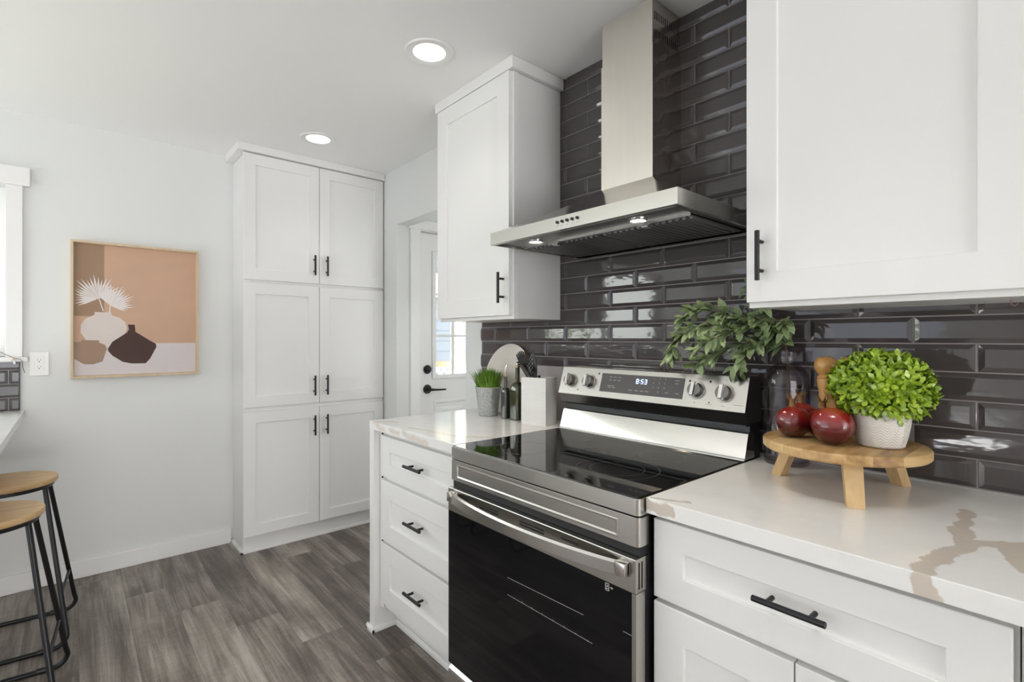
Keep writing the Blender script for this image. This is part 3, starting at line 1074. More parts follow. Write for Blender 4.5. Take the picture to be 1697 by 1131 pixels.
frame_rect(b, .7545, .7655, .6820, .6995, .0012)
b.box(sx, sx + .0004, .7590, .7610, .6900, .6950).box(sx, sx + .0004, .7565, .7635, .6862, .6872)
for k, r in enumerate((.0016, .0034, .0052)):
    pts = []
    for i in range(7):
        t = PI * .25 + PI * .5 * i / 6
        pts.append((r * math.cos(t), r * math.sin(t)))
    b.loops([[(sx, .7465 + q[0] * s, .6885 + q[1] * s) for q in pts] for s in (1.0, (r + .0008) / r)], False, False, closed=False)
b.build('door_sticker', 'white_plastic', door, recalc=False)
b = MB()
for (ya, za, yb, zb) in ((1.1251, .5821, .8335, .5928), (1.1251, .5322, .8054, .5345)):
    b.loops([[(.95585, ya, za), (.95585, yb, zb)], [(.95585, ya, za + .0014), (.95585, yb, zb + .0014)]], False, False, closed=False)
for i in range(7):
    y = 1.06 - i * .04
    b.box(.9557, .95595, y - .0006, y + .0006, .533, .538)
b.box(.9557, .95595, .690, .714, .6050, .6062)
b.build('film_edge', 'grey_mark', door, recalc=False)
# storage drawer
b = MB()
b.sweep_y([(1.004, .045), (.9565, .045), (.9565, .160), (.9585, .168), (.975, .1835), (1.004, .1835)], YR + .002, YL - .001)
b.build('storage_drawer', 'steel_y', root)
# backguard
b = MB()
b.sweep_y([(1.4965, .9176), (1.4990, .9280), (1.5200, .9940), (1.5240, .9965), (1.560, .9965), (1.560, .9176)], YR + .003, YL - .003)
b.build('backguard', 'steel_fine', root, smooth=True, angle=20)
b = MB()
b.sweep_y([(1.492, .9176), (1.4945, .9225), (1.4965, .9235), (1.4965, .9176)], YR + .003, YL - .003)
b.build('backguard_foot', 'chrome', root)
b = MB()
b.sweep_y([(1.530, .9970), (1.530, 1.0250), (1.600, 1.0250), (1.600, .9176), (1.5605, .9176), (1.5605, .9970)], YR + .003, YL - .003)
b.box(1.508, 1.530, YR + .004, YL - .004, 1.0165, 1.0205)
b.build('backguard_vent', 'black_plastic', root)
panel = MB()
panel.sweep_y([(1.5070, 1.0255), (1.4905, 1.0600), (1.4915, 1.0625), (1.5240, 1.1640), (1.5270, 1.1665), (1.585, 1.1665), (1.600, 1.150), (1.600, 1.0255)], YR, YL,
              mats=[1, 0, 0, 0, 0, 0, 1, 1, 1])
panel = panel.build('control_panel', ['steel_y', 'steel_dark'], root)
# frame of the sloping fascia: along y, up the slope, out of the slope
S0, S1 = Vector((1.4915, 0, 1.0625)), Vector((1.5240, 0, 1.1640))
SU = (S1 - S0).normalized()
SN = Vector((-SU.z, 0, SU.x))


def fas(y, h, out=0.0):
    """point on the fascia: h metres up from its lower lip"""
    p = S0 + SU * h + SN * out
    return Vector((p.x, y, p.z))


def fas_box(b, y0, y1, h0, h1, o0, o1):
    b.loops([[fas(y0, h0, o), fas(y1, h0, o), fas(y1, h1, o), fas(y0, h1, o)] for o in (o0, o1)])


b = MB()
fas_box(b, .8850, 1.2280, .0200, .0900, .0002, .0014)
disp = b.build('display', 'display_glass', panel)
seg = {'8': 'abcdefg', '5': 'afgcd', '3': 'abgcd'}


def digit(b, ch, yc, hc, w=.0095, h=.0165, t=.0017):
    on = seg[ch]
    y1, y0 = yc + w / 2, yc - w / 2          # +y is to the reader's left
    m = hc
    if 'a' in on: fas_box(b, y0, y1, m + h / 2 - t, m + h / 2, .0015, .0018)
    if 'g' in on: fas_box(b, y0, y1, m - t / 2, m + t / 2, .0015, .0018)
    if 'd' in on: fas_box(b, y0, y1, m - h / 2, m - h / 2 + t, .0015, .0018)
    if 'f' in on: fas_box(b, y1 - t, y1, m, m + h / 2, .0015, .0018)
    if 'e' in on: fas_box(b, y1 - t, y1, m - h / 2, m, .0015, .0018)
    if 'b' in on: fas_box(b, y0, y0 + t, m, m + h / 2, .0015, .0018)
    if 'c' in on: fas_box(b, y0, y0 + t, m - h / 2, m, .0015, .0018)


b = MB()
digit(b, '8', 1.0665, .0680)
digit(b, '5', 1.0465, .0680)
digit(b, '3', 1.0320, .0680)
for h in (.064, .072):
    fas_box(b, 1.0555, 1.0573, h - .0009, h + .0009, .0015, .0018)
b.build('clock_digits', 'digits', disp)
b = MB()
for (y, h, w) in ((1.185, .077, .012), (1.165, .077, .012), (1.145, .077, .012), (1.185, .066, .014), (1.165, .066, .014), (1.145, .066, .014),
                  (1.185, .038, .012), (1.165, .038, .012), (1.18, .044, .03), (1.09, .034, .016), (1.065, .034, .014), (1.043, .034, .014), (1.022, .034, .016),
                  (.912, .080, .016), (.912, .070, .014), (.905, .036, .012), (.945, .036, .012)):
    b = MB()
    fas_box(b, y - w / 2, y + w / 2, h - .0007, h + .0007, .0015, .0017)
    b.build('touch_key_print', 'light_mark', disp)
for k, ch in enumerate('1234567890'):
    cv = bpy.data.curves.new('keypad_digit', 'FONT')
    cv.body = ch
    cv.size = .0075
    cv.align_x = 'CENTER'
    cv.align_y = 'CENTER'
    tmp = bpy.data.objects.new('keypad_tmp', cv)
    COL.objects.link(tmp)
    dg = bpy.context.evaluated_depsgraph_get()
    me = bpy.data.meshes.new_from_object(tmp.evaluated_get(dg))
    bpy.data.objects.remove(tmp)
    if k < 9:
        yy, hh = 1.0 - (k % 3) * .022, .082 - (k // 3) * .0155
    else:
        yy, hh = 1.0 - .022, .082 - 3 * .0155
    bb = MB()
    bb.bm.from_mesh(me)
    bpy.data.meshes.remove(me)
    for v in bb.bm.verts:
        v.co = fas(yy - v.co.x, hh + v.co.y, .0016)
    bb.build('keypad_digit', 'light_mark', disp, recalc=False)
for (y, h, rt) in ((1.3810, .0525, .10), (1.2850, .0535, .08), (.8400, .0535, -.05), (.7465, .0515, -.02)):
    c = fas(y, h)
    k = MB()
    k.cyl(c + SN * .0005, c + SN * .0040, .0285, .0285, 40, bev=.0008)
    k.mi = 1
    k.cyl(c + SN * .0040, c + SN * .0200, .0245, .0225, 40, bev=.0012)
    k = k.build('knob', ['steel_y', 'steel_dark'], root, smooth=True)
    g = MB()
    R = Matrix.Rotation(rt, 3, SN)
    ey, eh = R @ Vector((0, 1, 0)), R @ SU
    w, l = .0060, .0232
    lp = []
    for (ww, ll, o) in ((w + .003, l, .0190), (w + .0012, l, .0260), (w - .0008, l - .0020, .0315)):
        lp.append([c + SN * o + ey * a + eh * bq for a, bq in ((-ww, -ll), (ww, -ll), (ww, ll), (-ww, ll))])
    g.loops(lp)
    g.build('knob_grip', 'chrome', k)
for (y, h) in ((1.335, .018), (.792, .018)):
    MB().cyl(fas(y, h, .0002), fas(y, h, .0012), .0022, .0022, 12).build('indicator_light', 'black_plastic', panel)
for (y, h) in ((1.245, .087), (.897 - .03, .083), (.797, .085)):
    b = MB()
    fas_box(b, y - .003, y + .003, h - .003, h + .003, .0002, .0006)
    b.build('burner_symbol', 'black_plastic', panel)
for (y, h, w) in ((1.381, .0125, .008), (.84, .014, .008), (.7465, .011, .010), (.792, .0125, .022), (.70, .018, .030), (1.381, .0925, .004), (1.285, .0925, .004), (.84, .0925, .005), (.7465, .0925, .005)):
    b = MB()
    fas_box(b, y - w / 2, y + w / 2, h - .0007, h + .0007, .0002, .0005)
    b.build('knob_print', 'grey_mark', panel)

# ------------------------------------------------------------------ hood
HX, HY0, HY1, HZ0, HZ1 = 1.153, .6935, 1.4530, 1.6200, 1.6640
BX = 1.6308
root = thing('range_hood', 'stainless chimney range hood mounted on the tiled wall above the range', 'range hood', (1.4, 1.073, 1.62))
b = MB()
# lip: outer skin, rolled bottom edge, shallow inner recess
e = .0015
lp = []
for d, z in ((0, HZ1), (0, HZ0 + e), (e, HZ0), (.010, HZ0), (.011, HZ0 + .006)):
    lp.append([(HX + d, HY0 + d, z), (BX, HY0 + d, z), (BX, HY1 - d, z), (HX + d, HY1 - d, z)])
b.loops(lp, cap0=False, cap1=False)
# sweeping top up to the flue
NT_ = 10
lp = []
for i in range(NT_ + 1):
    t = i / NT_
    s = t
    zz = HZ1 + (1.8200 - HZ1) * (.86 * t + .14 * t * t * t)
    lp.append([(HX + (1.456 - HX) * s, HY0 + (.968 - HY0) * s, zz), (BX, HY0 + (.968 - HY0) * s, zz), (BX, HY1 + (1.184 - HY1) * s, zz), (HX + (1.456 - HX) * s, HY1 + (1.184 - HY1) * s, zz)])
b.loops(lp, cap0=False, cap1=True)
b.build('canopy', 'steel_canopy', root)
b = MB()
b.box(HX + .0115, BX - .002, HY0 + .0115, HY1 - .0115, HZ0 + .006, HZ0 + .009)
b.build('underside', 'steel_dark', root)
b = MB()
for (x0, x1, y0, y1) in ((HX + .034, HX + .0355, HY0 + .032, HY1 - .032), (HX + .0355, BX - .01, HY0 + .032, HY0 + .0335), (HX + .0355, BX - .01, HY1 - .0335, HY1 - .032)):
    b.box(x0, x1, y0, y1, HZ0 + .004, HZ0 + .0062)
b.build('underside_bead', 'steel_y', root)
for (ya, yb) in ((.733, 1.0725), (1.0745, 1.417)):
    f = MB()
    f.box(1.287, 1.615, ya, yb, HZ0 + .0035, HZ0 + .0062)
    n = 15
    for i in range(n):
        y = ya + .016 + (yb - ya - .032) * i / (n - 1)
        f.sweep_y([(1.312, 0), (1.60, 0)], 0, 0) if False else f.loops(
            [[(x, y - .0072, HZ0 + .0036), (x, y - .0040, HZ0 - .0022), (x, y + .0040, HZ0 - .0022), (x, y + .0072, HZ0 + .0036)] for x in (1.315, 1.592)])
    f = f.build('baffle_filter', 'filter', root)
    rim = MB()
    rim.box(1.284, 1.2880, ya, yb, HZ0 - .0005, HZ0 + .0062).box(1.2880, 1.615, ya, ya + .003, HZ0 - .0005, HZ0 + .0062).box(1.2880, 1.615, yb - .003, yb, HZ0 - .0005, HZ0 + .0062)
    rim.build('filter_rim', 'steel_y', f)
    lt = MB()
    yc = (ya + yb) / 2 - (.012 if ya < 1 else -.02)
    lt.box(1.290, 1.312, yc - .022, yc + .022, HZ0 - .0030, HZ0 - .0010, bev=.0006).box(1.296, 1.320, yc - .010, yc + .010, HZ0 - .0062, HZ0 - .0032, bev=.0008)
    lt.build('filter_latch', 'chrome', f)
for y in (1.3085, .8757):
    l = MB()
    l.lathe([(.0285, .0062), (.0285, .0035), (.026, .0022), (.0225, .0022), (.0222, .0048)], (1.2435, y, HZ0), 32, False, False)
    l = l.build('hood_lamp', 'chrome', root, smooth=True)
    MB().cyl((1.2435, y, HZ0 + .0042), (1.2435, y, HZ0 + .0060), .0222, .0222, 32).build('lamp_lens', 'hood_lens', l)
    ld = bpy.data.lights.new('hood_lamp_light', 'SPOT')
    ld.energy = 4.0
    ld.color = (1.0, .86, .68)
    ld.spot_size = math.radians(110)
    ld.spot_blend = .6
    ld.shadow_soft_size = .02
    lo = bpy.data.objects.new('hood_lamp_light', ld)
    COL.objects.link(lo)
    lo.location = (1.2435, y, HZ0 - .001)
    lo['kind'] = 'helper'
for i in range(5):
    y = 1.1138 - i * .0209
    k = MB()
    k.cyl((HX + .0003, y, 1.6462), (HX - .0012, y, 1.6462), .0066, .0066, 24)
    k.mi = 1
    k.cyl((HX - .0012, y, 1.6462), (HX - .0052, y, 1.6462), .0050, .0046, 24, bev=.0006)
    k = k.build('button', ['chrome', 'black_plastic'], root, smooth=True)
    MB().box(HX - .0004, HX - .0001, y - .0012, y + .0012, 1.6320, 1.6345).build('button_mark', 'grey_mark', k)
# flue: lower cover and upper sleeve with vents in its sides
FX, FY0, FY1 = 1.456, .968, 1.184
fm = [1, 0, 1, 1]


def flue(b, x0, y0, y1, z0, z1):
    """front face material 0, sides 1"""
    p = [(BX, y0), (x0, y0), (x0, y1), (BX, y1)]
    a = [b.bm.verts.new((*q, z0)) for q in p]
    c = [b.bm.verts.new((*q, z1)) for q in p]
    for i in range(4):
        j = (i + 1) % 4
        f = b.bm.faces.new((a[i], a[j], c[j], c[i]))
        f.material_index = fm[i]
    for r in (a, list(reversed(c))):
        f = b.bm.faces.new(r)
        f.material_index = 1


b = MB()
flue(b, FX, FY0, FY1, 1.8195, 2.2660)
b.build('flue_cover', ['steel_z', 'steel_mirror'], root)
b = MB()
flue(b, FX + .0025, FY0 + .0025, FY1 - .0025, 2.2662, CZ - .0008)
sl = b.build('flue_sleeve', ['steel_z', 'steel_mirror'], root)
for (z0, z1) in ((2.3520, 2.3790), (2.2930, 2.3190)):
    for y in (FY0 + .0021, FY1 - .0025):
        b = MB()
        for i in range(12):
            x = 1.4705 + i * .0125
            b.box(x, x + .0046, y, y + .0005, z0, z1)
        b.build('vent_grille', 'gap', sl)

# ------------------------------------------------------------------ ceiling lamps
for k, (x, y, lab) in enumerate(((1.071, 1.741, 'lit recessed ceiling downlight nearest the hood'), (1.055, 2.912, 'lit recessed ceiling downlight just in front of the tall pantry'),
                                 (.58, .36, None), (-.75, 1.75, None), (-.75, .2, None))):  # last three lamps are unseen, added to lift counters and floor
    if lab is None:
        lab = ('unseen ceiling lamp added above the serving stand counter', 'unseen ceiling lamp added above the bar counter', 'unseen ceiling lamp added over the open floor')[k - 2]
    root = thing('recessed_downlight', lab, 'ceiling light', (x, y, CZ), group='recessed downlights')
    MB().lathe([(.098, -.0003), (.098, -.004), (.094, -.007), (.074, -.006), (.066, -.0035), (.064, -.0028)], (x, y, CZ), 48, False, False).build('trim_ring', 'trim', root, smooth=True)
    MB().lathe([(.0640, -.0030), (.0640, -.0022)], (x, y, CZ), 48).build('lens', 'lamp_lens', root)
    ld = bpy.data.lights.new('downlight_light', 'SPOT')
    ld.spot_size = math.radians(105)
    ld.spot_blend = 1.0
    ld.shadow_soft_size = .06
    ld.energy = 8.0 if k < 2 else 34.0
    ld.color = (1.0, .975, .94)
    lo = bpy.data.objects.new('downlight_light', ld)
    COL.objects.link(lo)
    lo.location = (x, y, CZ - .006)

# ------------------------------------------------------------------ stools
def make_stool():
    root = thing('bar_stool', 'backless bar stool with round light wood seat and black metal legs, nearest the back wall', 'stool', (0, 0, 0), group='bar stools at the counter')
    z = .685
    MB().lathe([(.155, z - .024), (.1625, z - .022), (.165, z - .018), (.165, z - .004), (.163, z - .001), (.159, z)], (0, 0, 0), 64).build('seat', 'oak', root, smooth=True)
    MB().lathe([(.140, z - .040), (.150, z - .040), (.153, z - .036), (.153, z - .0245), (.140, z - .0245)], (0, 0, 0), 48, False, False).build('seat_ring', 'black', root, smooth=True)
    for s in (-1, 1):
        pts = [(-.128, .06 * s, z - .030)]
        y0, yb = .06 * s, .186 * s
        bx, bz, r = .222, .0095, .045
        for side in (-1, 1):
            pass
        left = [(-.128, y0, z - .030), (-.205, yb - .018 * s, .085)]
        arc = []
        for i in range(9):
            t = PI / 2 * i / 8
            arc.append((-.222 + .012 + r - r * math.cos(t) , yb - .006 * s * (1 - i / 8), bz + r - r * math.sin(t)))
        pth = left + arc + [(-x, y, zz) for (x, y, zz) in reversed(arc)] + [(-x, y, zz) for (x, y, zz) in reversed(left)]
        MB().tube(pth, .0088, 12).build('leg_frame', 'black', root, smooth=True)
    for s in (-1, 1):
        zz = .205
        t = (z - .03 - zz) / (z - .03 - .085)
        x = s * (.128 + (.205 - .128) * t)
        y = .06 + (.168 - .06) * t
        MB().tube([(x, -y + .006, zz), (x, y - .006, zz)], .0062, 10).build('brace', 'black', root, smooth=True)
    for sx in (-1, 1):
        for s in (-1, 1):
            MB().cyl((sx * .120, .186 * s, .0108), (sx * .155, .186 * s, .0108), .0107, .0107, 12, bev=.001).build('foot_sleeve', 'black_plastic', root, smooth=True)
    return root


def copy_tree(o, parent=None):
    c = o.copy()
    COL.objects.link(c)
    if parent is not None:
        c.parent = parent
    for ch in list(o.children):
        copy_tree(ch, c)
    return c


st = make_stool()
st2 = copy_tree(st)
st.location = (-.217, 2.990, 0)
st2.location = (-.242, 2.462, 0)
st.rotation_euler = st2.rotation_euler = (0, 0, math.radians(-4.5))
st2['label'] = 'bar stool with round light wood seat overlapping the stool nearest the back wall'

# ------------------------------------------------------------------ picture
root = thing('framed_picture', 'square-cornered oak framed print of brown and white vases on the back wall', 'picture', (.277, PY, 1.43))
x0, x1, z0, z1 = -.014, .567, 1.0675, 1.8030
b = MB()
lp = []
for d, y in ((.0, PY - .0006), (0, PY - .034), (.001, PY - .035), (.0100, PY - .035), (.0115, PY - .034), (.0150, PY - .0105)):
    lp.append([(x0 + d, y, z0 + d), (x1 - d, y, z0 + d), (x1 - d, y, z1 - d), (x0 + d, y, z1 - d)])
b.loops(lp, cap0=True, cap1=False)
b.build('frame', 'frame_oak', root)
a0, a1, c0, c1 = x0 + .0135, x1 - .0135, z0 + .0135, z1 - .0135
b = MB()
AY = PY - .012


def flat(b, pts, lvl, mi):
    b.mi = mi
    y = AY - .00025 * lvl
    b.face([(max(a0 + .0012, min(a1 - .0012, px)), y, max(c0 + .0012, min(c1 - .0012, pz))) for px, pz in pts])


b.mi = 0
b.box(a0, a1, AY, AY + .004, c0, c1)
flat(b, [(a0, c1), (.1253, c1), (.1253, 1.40), (a0, 1.40)], 1, 1)
flat(b, [(a0, c0), (a1, c0), (a1, 1.2535), (a0, 1.2530)], 1, 2)
flat(b, [(.0840, 1.4235), (.155, 1.424), (.157, 1.408), (.190, 1.396), (.216, 1.372), (.2245, 1.335), (.210, 1.29), (.175, 1.245), (.10, 1.235), (.055, 1.262), (.026, 1.312), (.028, 1.352), (.045, 1.385), (.085, 1.409)], 2, 3)
flat(b, [(.030, 1.272), (.104, 1.270), (.104, 1.258), (.128, 1.246), (.137, 1.225), (.118, 1.155), (.078, 1.140), (.040, 1.142), (.0, 1.172), (.0, 1.262), (.030, 1.262)], 3, 4)
flat(b, [(.2285, 1.358), (.2590, 1.358), (.2610, 1.336), (.262, 1.318), (.330, 1.268), (.357, 1.250), (.360, 1.232), (.330, 1.165), (.309, 1.1385), (.245, 1.1395), (.205, 1.150), (.160, 1.186), (.1415, 1.212), (.141, 1.224), (.160, 1.262), (.225, 1.314), (.233, 1.332)], 4, 5)


def fan(cx, cz, a_from, a_to, n, l0, l1, lvl):
    rr = random.Random(n)
    for i in range(n):
        a = a_from + (a_to - a_from) * i / (n - 1)
        l = l0 + (l1 - l0) * (.5 + .5 * math.sin(i * 1.7)) * .5 + (l1 - l0) * .5 * math.sin(PI * i / (n - 1))
        w = .0048
        dx, dz = math.cos(a), math.sin(a)
        mx, mz = cx + dx * l * .62, cz + dz * l * .62
        flat(b, [(cx, cz), (mx - dz * w, mz + dx * w), (cx + dx * l, cz + dz * l), (mx + dz * w, mz - dx * w)], lvl + i * .01, 6)


fan(.101, 1.497, math.radians(205), math.radians(20), 22, .085, .135, 5)
fan(.150, 1.462, math.radians(130), math.radians(-22), 19, .075, .125, 6)
flat(b, [(.100, 1.50), (.104, 1.50), (.124, 1.43), (.119, 1.43)], 7, 6)
flat(b, [(.149, 1.465), (.153, 1.465), (.150, 1.42), (.145, 1.42)], 7, 6)
for i in range(7):
    xx = .470 + i * .0045
    flat(b, [(xx, 1.122), (xx + .0012, 1.122), (xx + .003, 1.130 - (i % 3) * .0025), (xx + .0018, 1.130 - (i % 3) * .0025)], 5, 6)
b.build('print', ['art_tan', 'art_brown', 'art_floor', 'art_cream', 'art_tan_vase', 'art_dark', 'art_white'], root, recalc=False)

# ------------------------------------------------------------------ outlet
root = thing('wall_outlet', 'white double wall outlet with cover plate beside the window sill', 'outlet', (-.135, PY, 1.149))
MB().box(-.1725, -.0970, PY - .006, PY - .0004, 1.0885, 1.2115, bev=.0025).build('cover_plate', 'white_plastic', root)
MB().box(-.1515, -.1180, PY - .0078, PY - .0058, 1.1155, 1.1845, bev=.0008).build('receptacle', 'white_plastic', root)
b = MB()
for zc in (1.1675, 1.1325):
    for dx in (-.0065, .0060):
        b.box(-.1348 + dx - .0008, -.1348 + dx + .0008, PY - .0082, PY - .0077, zc - .0005, zc + .0065)
    b.cyl((-.1348, PY - .0082, zc - .0065), (-.1348, PY - .0077, zc - .0065), .0025, .0025, 12)
b.build('socket_slots', 'gap', root)

# wire with a bud on the sill
root = thing('string_light', 'thin wire with one small white bulb drooping over the sill end', 'string light', (-.24, 3.515, 1.187))
MB().tube([(-.36, 3.519, 1.262), (-.30, 3.517, 1.232), (-.262, 3.515, 1.206), (-.222, 3.512, 1.182), (-.206, 3.510, 1.178), (-.195, 3.509, 1.168), (-.193, 3.509, 1.135), (-.186, 3.509, 1.108)], .0013, 7).build('wire', 'stem', root, smooth=True)
MB().lathe([(.0005, -.012), (.004, -.010), (.0055, -.002), (.0045, .006), (.002, .009)], (-.222, 3.507, 1.163), 14).build('bulb', 'white_plastic', root, smooth=True)
b = MB()
for a in (.5, 2.2, 3.6, 5.0):
    p = Vector((-.222, 3.509, 1.178))
    b.tube([p, p + Vector((math.cos(a) * .014, -.003, math.sin(a) * .009 - .004))], .0016, 6)
b.build('bulb_cap', 'frame_oak', root, smooth=True)

# ------------------------------------------------------------------ left counter objects
CT = .9172


def blade(b, p, d, L, w, bend, n=4):
    """tapering grass blade from p, leaning along d"""
    side = Vector((-d.y, d.x, 0))
    if side.length < 1e-4:
        side = Vector((1, 0, 0))
    side.normalize()
    l0, l1 = [], []
    for i in range(n + 1):
        t = i / n
        c = p + Vector((0, 0, 1)) * L * (t - bend * .3 * t * t) + d * L * bend * t * t
        ww = w * (1 - t ** 1.6) + .0001
        l0.append(c - side * ww)
        l1.append(c + side * ww)
    for i in range(n):
        b.face([l0[i], l1[i], l1[i + 1], l0[i + 1]])


gp = (1.482, 1.885, CT)
root = thing('potted_grass', 'tuft of bright green grass in a galvanized metal pot', 'potted plant', gp)
MB().lathe([(.040, 0), (.0435, .0008), (.0445, .004), (.0610, .128), (.0630, .1305), (.0640, .1335), (.0625, .1360), (.0600, .1345), (.0585, .125), (.0585, .122)], gp, 48, True, True).build('pot', 'galv', root, smooth=True)
b = MB()
g = random.Random(3)
for i in range(900):
    r = .056 * math.sqrt(g.random())
    a = g.random() * 2 * PI
    p = Vector((gp[0] + r * math.cos(a), gp[1] + r * math.sin(a), gp[2] + .122))
    o = Vector((math.cos(a), math.sin(a), 0)) * (r / .056)
    o += Vector((g.uniform(-.35, .35), g.uniform(-.35, .35), 0))
    L = g.uniform(.082, .122) * (1 - .16 * (r / .056) ** 2)
    blade(b, p, o, L, g.uniform(.0014, .0022), .06 + .42 * (r / .056))
b.build('grass', 'grass', root, recalc=False)


def oil_bottle(c, w, hb, hn, ht, rz, glass_m, label, spout):
    root = thing('oil_bottle', label, 'bottle', c, group='oil bottles beside the crock')
    b = MB()
    Rz = Matrix.Rotation(rz, 3, 'Z')

    def sq(s, r, z, n=4):
        pts = []
        for q in range(4):
            cx, cy = ((1, 1), (-1, 1), (-1, -1), (1, -1))[q]
            for i in range(n + 1):
                t = PI / 2 * (q + i / n)
                v = Vector((cx * (s - r) + r * math.cos(t), cy * (s - r) + r * math.sin(t), 0))
                v = Rz @ v
                pts.append((c[0] + v.x, c[1] + v.y, c[2] + z))
        return pts
    s = w / 2
    rn = w * .19
    lp = [sq(s - .003, .004, 0), sq(s, .006, .003), sq(s, .006, hb - .012)]
    for i in range(1, 6):
        t = i / 5
        k = math.sin(t * PI / 2)
        ss = s + (rn - s) * (1 - math.cos(t * PI / 2))
        lp.append(sq(ss, min(.006 + (rn - .006) * t, ss - .0002), hb - .012 + (hn - hb) * k))
    lp.append(sq(rn, rn - .0001, hn + .02))
    lp.append(sq(rn, rn - .0001, ht))
    b.loops(lp)
    b.build('bottle_body', glass_m, root, smooth=True)
    b = MB()
    b.cyl((c[0], c[1], c[2] + ht + .0002), (c[0], c[1], c[2] + ht + .012), rn * 1.12, rn * 1.12, 18, bev=.0008)
    b.build('cork', 'cork', root, smooth=True)
    b = MB()
    z = c[2] + ht + .0122
    b.tube([(c[0], c[1], z), (c[0], c[1], z + spout * .55), (c[0] + .002, c[1] - .004, z + spout * .85), (c[0] + .004, c[1] - .010, z + spout)], .0032, 10, radii=[.0042, .0034, .003, .0026])
    b.build('spout', 'chrome', root, smooth=True)
    return root


oil_bottle((1.4835, 1.7580, CT), .034, .128, .152, .190, .12, 'clear_dark_glass', 'small slim dark glass oil bottle next to the grass pot', .042)
oil_bottle((1.5010, 1.6965, CT), .053, .135, .180, .232, .12, 'olive_glass', 'tall olive glass oil bottle beside the white utensil crock', .020)

# ribbed crock and its tools
CK = (1.4955, 1.5540, CT)
RZ = math.radians(10.9)
root = thing('utensil_crock', 'rectangular white ribbed ceramic crock holding black tools', 'utensil holder', CK, rz=RZ)
b = MB()
Rk = Matrix.Rotation(RZ, 3, 'Z')


def ck(x, y, z):
    v = Rk @ Vector((x, y, 0))
    return (CK[0] + v.x, CK[1] + v.y, CK[2] + z)


hx, hy, hh, wt = .0405, .0632, .198, .005
NR = 46
cols = [i / 26 for i in range(27)]
lp = []
for k in range(NR * 2 + 1):
    z = hh * k / (NR * 2)
    bulge = .0008 if k % 2 else 0.0
    ring = []
    for t in cols[:-1]:
        wv = .0012 * math.sin(t * 9 + 0) + .0008 * math.sin(t * 23)
        ring.append(ck(-hx - bulge, -hy + 2 * hy * t, min(hh, max(0, z + (wv if 0 < k < NR * 2 else 0)))))
    ring += [ck(-hx, hy, z), ck(hx, hy, z), ck(hx, -hy, z)]
    lp.append(ring)
b.loops(lp, cap0=True, cap1=False)
b.loops([[ck(-hx, -hy, hh), ck(-hx, hy, hh), ck(hx, hy, hh), ck(hx, -hy, hh)],
         [ck(-hx + wt, -hy + wt, hh + .0006), ck(-hx + wt, hy - wt, hh + .0006), ck(hx - wt, hy - wt, hh + .0006), ck(hx - wt, -hy + wt, hh + .0006)],
         [ck(-hx + wt, -hy + wt, .02), ck(-hx + wt, hy - wt, .02), ck(hx - wt, hy - wt, .02), ck(hx - wt, -hy + wt, .02)]], cap0=False, cap1=True)
b.build('crock_body', 'crock_white', root, recalc=True)

# pasta fork
root = thing('pasta_server', 'black toothed pasta server standing in the white crock', 'utensil', (1.50, 1.575, CT + .03))
b = MB()
b.tube([(1.4960, 1.560, CT + .035), (1.4900, 1.588, CT + .150), (1.4815, 1.620, CT + .246)], .006, 10, radii=[.008, .007, .006])
b.build('handle', 'black_plastic', root, smooth=True)
b = MB()
hc = Vector((1.4780, 1.632, CT + .266))
ax = Vector((-.26, .23, .93)).normalized()
sd = Vector((.70, -.70, .10)); sd = (sd - ax * sd.dot(ax)).normalized()
nn = ax.cross(sd).normalized()
nn = nn if nn.x < 0 else -nn
lp = []
for i in range(9):
    t = -1 + i / 4
    wdt = .022 * math.sqrt(max(0.02, 1 - t * t))
    c = hc + ax * t * .026
    lp.append([c - sd * wdt - nn * .002, c + sd * wdt - nn * .002, c + sd * wdt + nn * .002 + nn * .003 * (1 - t * t), c - sd * wdt + nn * .002])
b.loops(lp)
for i in range(6):
    t = -.85 + 1.7 * i / 5
    p = hc + ax * (.018 - .012 * abs(t)) + sd * t * .022
    for q in ((p, p + ax * .018 + nn * .002, p + ax * .028 + nn * .012),):
        b.tube(q, .003, 8, radii=[.0036, .0032, .0022])
for i in range(3):
    t = -.7 + .7 * i
    p = hc - ax * .008 - sd * .018 + ax * t * .014
    b.tube([p, p - sd * .010 + nn * .006, p - sd * .012 + nn * .016], .0028, 8, radii=[.0034, .003, .002])
b.build('toothed_head', 'black_plastic', root, smooth=True)
# slotted turner
root = thing('slotted_turner', 'black slotted turner with perforated blade standing in the white crock', 'utensil', (1.51, 1.54, CT + .03))
b = MB()
b.tube([(1.5080, 1.520, CT + .035), (1.5060, 1.540, CT + .130), (1.5020, 1.560, CT + .205)], .006, 10)
b.build('handle', 'black_plastic', root, smooth=True)
b = MB()
A = [Vector((1.5000, 1.5955, CT + .3160)), Vector((1.4960, 1.655, CT + .2480)), Vector((1.5000, 1.588, CT + .178)), Vector((1.5015, 1.573, CT + .178)), Vector((1.5040, 1.575, CT + .250))]
o_ = Vector((.0030, .0010, 0))
b.loops([[p for p in A], [p + o_ for p in A]])
b.mi = 1
e1, e2 = (A[1] - A[0]), (A[2] - A[0])
for i in range(6):
    for j in range(6):
        u, v = .08 + .14 * i, .10 + .135 * j
        if u + v > .90:
            continue
        p = A[0] + e1 * u + e2 * v + Vector((-.0004, -.0001, 0))
        b.face([p, p + e1 * .07, p + e1 * .07 + e2 * .045, p + e2 * .045])
b.build('perforated_blade', ['black_plastic', 'light_mark'], root)
